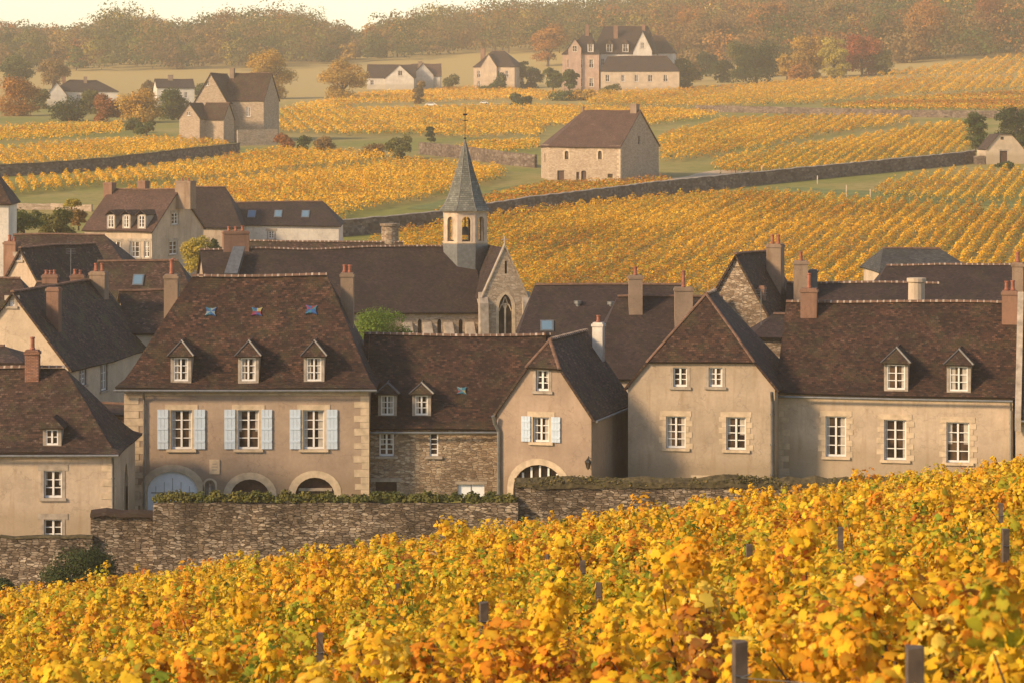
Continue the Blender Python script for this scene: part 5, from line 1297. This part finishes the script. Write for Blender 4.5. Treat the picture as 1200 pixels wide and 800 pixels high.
vineyard('wide band of golden vines above the central retaining wall', ((300, 155), (320, 140), (400, 131), (560, 127), (700, 128), (800, 132), (850, 137), (760, 150), (640, 150), (632, 164), (600, 160), (560, 165), (480, 160), (400, 160)), 97, 1.6, 1.5, seed=9)
vineyard('sunlit vine rows between the path and the stone barn', ((530, 178), (560, 170), (632, 168), (632, 176), (600, 180)), 10, 2, 1.3, seed=10)
vineyard('narrow golden vine strip at the left edge', ((-60, 158), (60, 150), (142, 149), (146, 158), (60, 165), (-60, 170)), 5, 2.2, 1.6, seed=11)
vineyard('second vine strip at left below the farmhouse', ((-60, 186), (60, 173), (180, 166), (270, 171), (265, 175), (180, 184), (80, 195), (-60, 205)), 104, 1.6, 1.5, seed=12)
vineyard('large golden vineyard behind the dormered manor above the green furrow', ((-60, 222), (60, 212), (160, 203), (260, 190), (330, 180), (470, 187), (420, 195), (330, 203), (253, 213), (100, 222), (-60, 238)), 102, 1.6, 1.5, 26, seed=13)
vineyard('orange tinted vineyard between dormered manor and belfry below the green furrow', ((150, 228), (253, 218), (330, 208), (420, 200), (480, 192), (592, 202), (588, 212), (500, 236), (420, 252), (395, 262), (250, 250), (150, 242)), 101, 1.7, 1.5, 26, seed=23)
vineyard('greenish vines between the long wall and the stone barn', ((500, 262), (520, 246), (580, 232), (640, 218), (720, 217), (778, 212), (790, 219), (700, 232), (620, 242)), 12, 2, 1.1, green=.8, seed=14)

# ------------------------------------------------------------------ the forest on the hill
def forest():
    T = []; rnd = random.Random(4)
    Y = 1075
    while Y < 1700:
        u = -170 + rnd.uniform(0, 10)
        while u < 1380:
            front = np.interp(u, [-200, 300, 420, 560, 640, 800, 900, 1400], [1195, 1200, 1260, 1300, 1270, 1150, 1090, 1075])
            if Y >= front + rnd.uniform(-8, 12):
                yy = Y + rnd.uniform(-6, 6); x = (u - 600) / F * yy; h = rnd.uniform(9, 15) * (1 + .12 * math.sin(u / 37 + 1) * math.sin(u / 91 + Y / 60)) * (1 + .03 * (24 - np.interp(u, [0, 60, 105, 132, 170, 205, 240, 300, 350, 390, 425, 455, 510, 560, 600, 700], [30, 33, 32, 10, 18, 27, 18, 9, 10, 27, 38, 22, 6, 16, 4, 10]))) * (1.25 if rnd.random() < .1 else 1); T.append((x, yy, h, h * rnd.uniform(.85, 1.3), u))
            u += rnd.uniform(26, 46) * 1250 / Y
        Y += 13
    Cs, Ns, Ss, Cc = [], [], [], []
    keys = ['brown', 'orange', 'olive', 'gold', 'rust', 'green', 'yellow']
    for (x, y, h, w, u) in T:
        g = gz(x, y); f = sstep(500, 900, u); r = rnd.random()
        k = rnd.choices(keys, [.36, .04 + .07 * f, .30 - .04 * f, .03, .02 + .05 * f, .22 - .06 * f, .03])[0]
        B = np.array(crown_blobs(w, h * .95, 7, h * .02, rnd) + [(rnd.uniform(-.3, .3) * w, rnd.uniform(-.3, .1) * w, h * .18, w * .3, w * .25, h * .2) for _ in range(2)]); n = 520 if y < 1330 else 330
        vol = (B[:, 3] ** 2); ix = NR.choice(len(B), n, p=vol / vol.sum()); d = NR.normal(size=(n, 3)); d /= np.linalg.norm(d, axis=1, keepdims=True); d[d[:, 2] < -.3, 2] *= -.6
        C = B[ix, :3] + d * B[ix, 3:] * NR.uniform(.8, 1.08, (n, 1)) + np.array([x, y, g]); pal = np.array(PAL[k]); bc = pal[NR.integers(0, len(pal), len(B))]
        Cs.append(C); Ns.append(d + NR.normal(size=(n, 3)) * .28 + np.array([0, 0, .2])); Ss.append(NR.uniform(.7, 1.5, n)); Cc.append((bc[ix] * .35 + pal.mean(0) * .45 + pal[NR.integers(0, len(pal), n)] * .2) * rnd.uniform(.65, 1.2) * NR.uniform(.85, 1.15, (n, 1)))
    V = quads(np.concatenate(Cs), np.concatenate(Ns), np.concatenate(Ss), .9)
    o = np_mesh('forest', V, 4, M['leaf_far'], np.clip(np.concatenate(Cc), 0, .9)); tag(o, 'hazy autumn forest covering the hill along the skyline', 'forest', kind='stuff'); print('forest', len(T), len(V) // 4)
    # bare tall trunks along the wood's edge
    mb = MB()
    for (x, y, h, w, u) in T[::3]:
        g = gz(x, y); mb.tube([(x, y - w * .3, g), (x + .3, y - w * .3, g + h * .8)], [.25, .1], 4, cap=False)
    tag(mb.build('forest_trunks', M['bark']), 'thin trunks standing along the edge of the hazy forest', 'trunks', kind='stuff')
forest()
# trees of the forest's edge at right that stand out by themselves
for t in [('big orange brown tree at the forest edge above the highest vines', 1078, 70, 74, 60, 'orange'), ('tall brown tree at the forest edge left of centre right', 985, 62, 62, 48, 'brown'),
          ('reddish brown tree at the forest edge near the top right corner', 1160, 62, 66, 56, 'rust'), ('rounded golden brown tree between the mansion and the yellow tree', 832, 74, 50, 56, 'brown'),
          ('orange tree standing out of the forest left of the mansion', 642, 78, 46, 42, 'orange'), ('rust coloured tree right behind the mansion roof', 812, 66, 52, 38, 'orange'),
          ('tall golden orange tree at the forest edge above the dark green tree', 905, 66, 62, 54, 'orange'), ('olive tree at the forest edge behind the red tree', 1035, 72, 56, 36, 'olive')]:
    tree(*t, trunk=.1, dens=.9)

# trellis posts
POSTS = [(867, 752, 16, 14.6, 'grey wooden vine post at the bottom edge, right of centre'), (1072, 759, 20, 12.0, 'largest wooden vine post at the bottom right'), (567, 706, 10, 27, 'wooden vine post in the lower middle'),
         (702, 683, 7.5, 38, 'dark vine post right of the lower middle one'), (683, 657, 7, 45, 'small dark vine post above and left of the one right of the middle'), (985, 618, 7, 38, 'thin vine post halfway up the vines right of centre'),
         (1178, 620, 8, 30, 'taller dark vine post near the right edge'), (1173, 590, 6, 42, 'short vine post just above the taller one near the right edge'), (878, 638, 7, 42, 'small vine post between the bottom one and the wall, right of centre'),
         (375, 742, 8, 26, 'thin rusty vine stake in the lower left'), (466, 684, 5, 48, 'barely visible vine post in the left of centre vines'), (641, 650, 5, 60, 'far thin vine post below the long wall')]
PBOT = [(p[0], p[1], p[2], p[3], b) for p, b in zip(POSTS, [800, 800, 728, 704, 670, 641, 660, 613, 653, 778, 692, 657])]
# ------------------------------------------------------------------ vines in front
def leaf_shapes():
    def poly(tips):
        return np.array(tips, float)
    near = []
    for a, r in ((270, .18), (300, .55), (330, .54), (8, .66), (30, .55), (58, .70), (76, .58), (92, .80), (106, .58), (124, .70), (150, .55), (172, .66), (210, .54), (240, .55)):
        near.append((r * math.cos(math.radians(a)), r * math.sin(math.radians(a))))
    far_ = [(0, -.35), (.5, -.35), (.62, .25), (.25, .45), (0, .8), (-.25, .45), (-.62, .25), (-.5, -.35)]
    return near, far_
FG = np.array([(.82, .49, .02), (.85, .56, .035), (.80, .38, .018), (.72, .25, .018), (.50, .12, .02), (.45, .42, .03), (.20, .27, .025), (.62, .40, .2), (.30, .11, .03), (.90, .66, .10)])
FW = np.array([.31, .21, .16, .07, .018, .12, .065, .012, .035, .03])
def leaves(C, N, size, shape, cols, name, root):
    n = len(C); N = N / np.linalg.norm(N, axis=1, keepdims=True); r = NR.normal(size=(n, 3)) * .5 + np.array([0, 0, -1.0]); a = np.cross(N, r); a /= np.linalg.norm(a, axis=1, keepdims=True) + 1e-9; b = np.cross(a, N) * -1
    k = len(shape) + 1; V = np.zeros((n, k, 3)); s = size[:, None]; curl = NR.uniform(-.2, .55, (n, 1)); fold = NR.uniform(0, .6, (n, 1))
    V[:, 0] = C + N * s * .05
    for i, (x, y) in enumerate(shape):
        x2 = x * NR.uniform(.85, 1.15, (n, 1)); V[:, i + 1] = C + (a * x2 + b * y - N * (abs(x) ** 1.5 * fold + y * y * curl)) * s
    faces = [[0, i + 1, (i + 1) % (k - 1) + 1] for i in range(k - 1)]
    VCl = np.repeat(cols[:, None, :], k, axis=1); edge = NR.choice([0, 0, .25, .6], n)[:, None, None]; tip = np.array([.62, .22, .03]) * NR.uniform(.6, 1.1, (n, 1, 1))
    VCl[:, 1:] = VCl[:, 1:] * (1 - edge) + tip * edge; VCl[:, 1:] *= NR.uniform(.88, 1.08, (n, k - 1, 1)); VCl[:, 0] = VCl[:, 0] * .8 + np.array([.6, .55, .08]) * .2; cols = np.clip(VCl.reshape(-1, 3), 0, .92)
    return np_mesh(name, V.reshape(-1, 3), k, M['leaf'], cols, root, smooth=False, faces=faces)
def foreground():
    near, far_ = leaf_shapes(); a = math.radians(-9); dx, dy = math.cos(a), math.sin(a); rnd = np.random.default_rng(5)
    Cn, Nn, Sn, Kn = [], [], [], []; stems = MB()
    for t in np.arange(4, 135, 1.22):
        s = -45.0
        while s < 45:
            s += rnd.uniform(.8, 1.05); x = s * dx - t * dy + rnd.normal() * .06; y = s * dy + t * dx + rnd.normal() * .08
            lim = 108 + 3 * math.sin(x * .4)
            if y < 8.5 or y > lim or abs(x) > .19 * y + 2.2 + min(6, y * .12): continue
            g = gz(x, y); H = 1.24 + .10 * math.sin(x * .9 + t) * math.sin(y * .37) + rnd.normal() * .21
            if rnd.random() < .07: continue
            if rnd.random() < .05: H *= .7
            if any(pY < 20 and pY - 4 < y < pY - .05 and abs(x - (pu - 600) / F * y) < .42 for pu, pv, pw, pY, pb in PBOT): continue
            for pu, pv, pw, pY, pb in PBOT:
                if y < pY + .25 and pY - y < 3.2 and abs(x - (pu - 600) / F * y) < .55 + pw * y / F: H = min(H, max(.45, (VH - pb) / F * y - g - .12))
            n = int(np.clip(640 * (18 / y) ** .55, 210, 780)); kb = 10
            bc = np.stack([rnd.normal(0, .36, kb), rnd.normal(0, .16, kb), H * (1 - np.abs(rnd.normal(.18, .2, kb)))], 1); bc[:, 2] = np.minimum(bc[:, 2], H); br = rnd.uniform(.10, .25, kb)
            if rnd.random() < .5 and H > 1.1: bc[0] = (rnd.normal() * .3, 0, H + rnd.uniform(.05, .22)); br[0] = .11
            ix = rnd.integers(0, kb, n); d = rnd.normal(size=(n, 3)); d /= np.linalg.norm(d, axis=1, keepdims=True)
            P = bc[ix] + d * br[ix, None] * rnd.uniform(.72, 1.1, (n, 1)) * np.array([1, 1, 1.25]); N = d * 1.0 + np.array([-.15, -.25, .4]) + rnd.normal(size=(n, 3)) * .38
            P = np.stack([x + P[:, 0] * dx - P[:, 1] * dy, y + P[:, 0] * dy + P[:, 1] * dx, g + P[:, 2]], 1)
            hue = wob(np.array(x), np.array(y), 31, .45) * .9 + rnd.normal() * .55; w = FW.copy(); w[3] *= math.exp(hue * .5); w[4] *= math.exp(hue * .6); w[8] *= math.exp(hue * .6); w[5] *= math.exp(-hue * .9); w[6] *= math.exp(-hue * 1.2); w[1] *= math.exp(-hue * .3)
            w /= w.sum(); w2 = w.copy(); w2[7] = 0; w2[8] *= .3; w2 /= w2.sum(); cb = rnd.choice(len(FG), kb, p=w2); own = rnd.random(n) < .22; ci = np.where(own, rnd.choice(len(FG), n, p=w), cb[ix])
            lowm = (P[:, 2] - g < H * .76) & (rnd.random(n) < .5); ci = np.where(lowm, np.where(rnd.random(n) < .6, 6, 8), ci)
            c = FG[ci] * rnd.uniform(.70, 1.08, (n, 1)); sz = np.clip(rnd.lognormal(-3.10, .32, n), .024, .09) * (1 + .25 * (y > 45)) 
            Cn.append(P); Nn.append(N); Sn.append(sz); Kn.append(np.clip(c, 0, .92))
            if y < 48:
                stems.tube([(x, y, g - .05), (x + rnd.normal() * .05, y, g + .4), (x + rnd.normal() * .12, y, g + .8)], [.035, .028, .015], 5, cap=False)
                for q in range(4): 
                    e = np.clip(bc[rnd.integers(0, kb)], -.5, H - .1); stems.tube([(x, y, g + .7), (x + e[0] * .5 * dx, y + e[1] * .5, g + .5 + e[2] * .4), (x + e[0] * dx, y + e[0] * dy + e[1], g + e[2] + .12)], [.012, .008, .004], 4, cap=False)
    C, N, Sz, K = map(np.concatenate, (Cn, Nn, Sn, Kn)); keep = np.ones(len(C), bool)      # the pickers keep the posts clear of leaves
    for pu, pv, pw, pY, pb in PBOT:
        uu = C[:, 0] / C[:, 1] * F + 600; vv = VH - C[:, 2] / C[:, 1] * F; mg = Sz / C[:, 1] * F * .7
        keep &= ~((C[:, 1] < pY + .1) & (np.abs(uu - pu) < pw * .55 + mg) & (vv < pb) & (vv > pv - 30))
    C, N, Sz, K = C[keep], N[keep], Sz[keep], K[keep]; nr = C[:, 1] < 42
    root = empty('foreground_vineyard', (0, 0, 0)); tag(root, 'sunlit golden orange vine foliage covering the slope in front of the village wall', 'vineyard', kind='stuff')
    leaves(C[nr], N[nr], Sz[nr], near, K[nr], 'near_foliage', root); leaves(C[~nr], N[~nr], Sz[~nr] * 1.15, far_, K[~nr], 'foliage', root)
    stems.build('stem', M['bark'], root); print('fg leaves', len(C), nr.sum())
foreground()
wire_ends = []
for u, vt, wp, Y, lab in POSTS:
    p = px(u, vt, Y); g = gz(p.x, p.y); w = wp * Y / F; zt = p.z
    mb = MB(); mb.hexa([(-w / 2, -w / 2, -.4), (w / 2, -w / 2, -.4), (w / 2, w / 2, -.4), (-w / 2, w / 2, -.4), (-w * .47, -w * .47, zt - g), (w * .47, -w * .47, zt - g + w * .12), (w * .47, w * .47, zt - g + w * .1), (-w * .47, w * .47, zt - g + .01)])
    rt = empty('vine_post', (p.x, p.y, g), R.uniform(-.3, .3), label=lab, cat='post', group='posts standing in the foreground vines'); mb.build('post_shaft', M['post'], rt)
    hm = MB(); hm.tube([(-w * .6, -w * .56, zt - g - .16), (0, -w * .6, zt - g - .17), (w * .6, -w * .56, zt - g - .16)], .004, 4); hm.build('wire_tie', M['zinc'], rt)
for (a, b, dz, lab) in ((0, 1, -.12, 'upper'), ):
    pa, pb = px(POSTS[0][0], POSTS[0][1], POSTS[0][3]), px(POSTS[1][0], POSTS[1][1], POSTS[1][3]); d = (pb - pa); mb = MB(); mb.tube([tuple(pa + Vector((0, -.06, -.17)) - pa), tuple(pb + Vector((0, -.07, -.17)) - pa), tuple(pb + d * .8 + Vector((0, -.07, -.2)) - pa)], .003, 4)
    o = mb.build('trellis_wire', M['zinc']); o.location = pa; tag(o, 'thin metal trellis wire strung between the two nearest posts', 'wire')
# marker posts in the far grass strip, and the two cars on the far path
for i, (u, v, hp_, lab) in enumerate(((958, 216, 10, 'thin pale stake against the long wall'), (992, 231, 14, 'left pale stake of the pair in the grass strip'), (1020, 234, 12, 'right stake of the pair in the grass strip'), (862, 208, 14, 'dark stake at the corner of the vines by the barn path'), (893, 206, 12, 'second stake at the vines by the barn path'))):
    p = hit(u, v); h = hp_ * p.y / F; mb = MB(); mb.tube([(0, 0, -.3), (0, 0, h)], [.09, .08], 6); o = mb.build('stake', M['post'] if 'dark' in lab else M['ashlar']); o.location = p; tag(o, lab, 'stake', group='stakes beside the far vine rows')
for u, v, lpx, lab in ((505, 125, 15, 'small white car parked on the far path in the centre'), (567, 122, 10, 'second pale car farther right on the far path')):
    p = hit(u, v); l = lpx * p.y / F * .95; k = l / 4.2; rt = empty('parked_car', p, label=lab, cat='car', group='cars parked on the far path')
    pr = [(-2.1, .35), (-2.05, .85), (-1.5, .95), (-.9, 1.45), (.7, 1.48), (1.35, .98), (2.0, .85), (2.1, .35)]; mb = MB()
    for yy in (-.85, .85): f_ = [(x * k, yy * k, z * k) for x, z in pr]; mb.face(f_ if yy > 0 else f_[::-1])
    for (x0, z0), (x1, z1) in zip(pr, pr[1:] + pr[:1]): mb.face([(x0 * k, -.85 * k, z0 * k), (x1 * k, -.85 * k, z1 * k), (x1 * k, .85 * k, z1 * k), (x0 * k, .85 * k, z0 * k)][::-1])
    mb.build('body', M['white'], rt); mb = MB()
    for yy in (-.86, .86): mb.face([(x * k, yy * k, z * k) for x, z in ((-1.35, .98), (-.85, 1.36), (.65, 1.38), (1.15, .98))])
    mb.build('side_windows', M['glass'], rt)
    for x in (-1.3, 1.3):
        for yy in (-.8, .8):
            mb = MB(); mb.tube([(x * k, (yy - .1) * k, .33 * k), (x * k, (yy + .1) * k, .33 * k)], .33 * k, 12); mb.build('wheel', M['iron'], rt)
# clay pots, aerials on the roofs
for H, u, v0, v1, y in ((n4_, 83, 318, 292, 2.6), (n3_, 83, 306, 284, 3), (q4, 892, 372, 340, 1), (H1, 40, 400, 378, 1)):
    x, z = H.hp(u, v0, y); _, z1 = H.hp(u, v1, y); mb = MB(); mb.tube([(x, y, z - .5), (x, y, z1)], .025, 5)
    for k_ in (0, .15, .3): mb.tube([(x - .35, y, z1 - k_), (x + .35, y, z1 - k_)], .012, 4)
    mb.build('aerial', M['zinc'], H.root)

merge(mm_, [mw_])
flatten_children()
# ------------------------------------------------------------------ the air
m = bpy.data.materials.new('haze'); m.use_nodes = True; nt = m.node_tree; nt.nodes.remove(nt.nodes['Principled BSDF'])
pv = nt.nodes.new('ShaderNodeVolumePrincipled'); pv.inputs['Color'].default_value = (1.0, .90, .74, 1); pv.inputs['Density'].default_value = HAZE; pv.inputs['Anisotropy'].default_value = 0.0
nt.links.new(pv.outputs[0], nt.nodes['Material Output'].inputs['Volume'])
mb = MB(); gx = max((v.co.z for v in bpy.data.objects['ground'].data.vertices)); mb.box(-850, 850, -90, 1800, -32, gx + 25); hz = mb.build('haze', m); tag(hz, kind='stuff'); hz['label'] = 'warm evening haze filling the valley'; hz['category'] = 'haze'
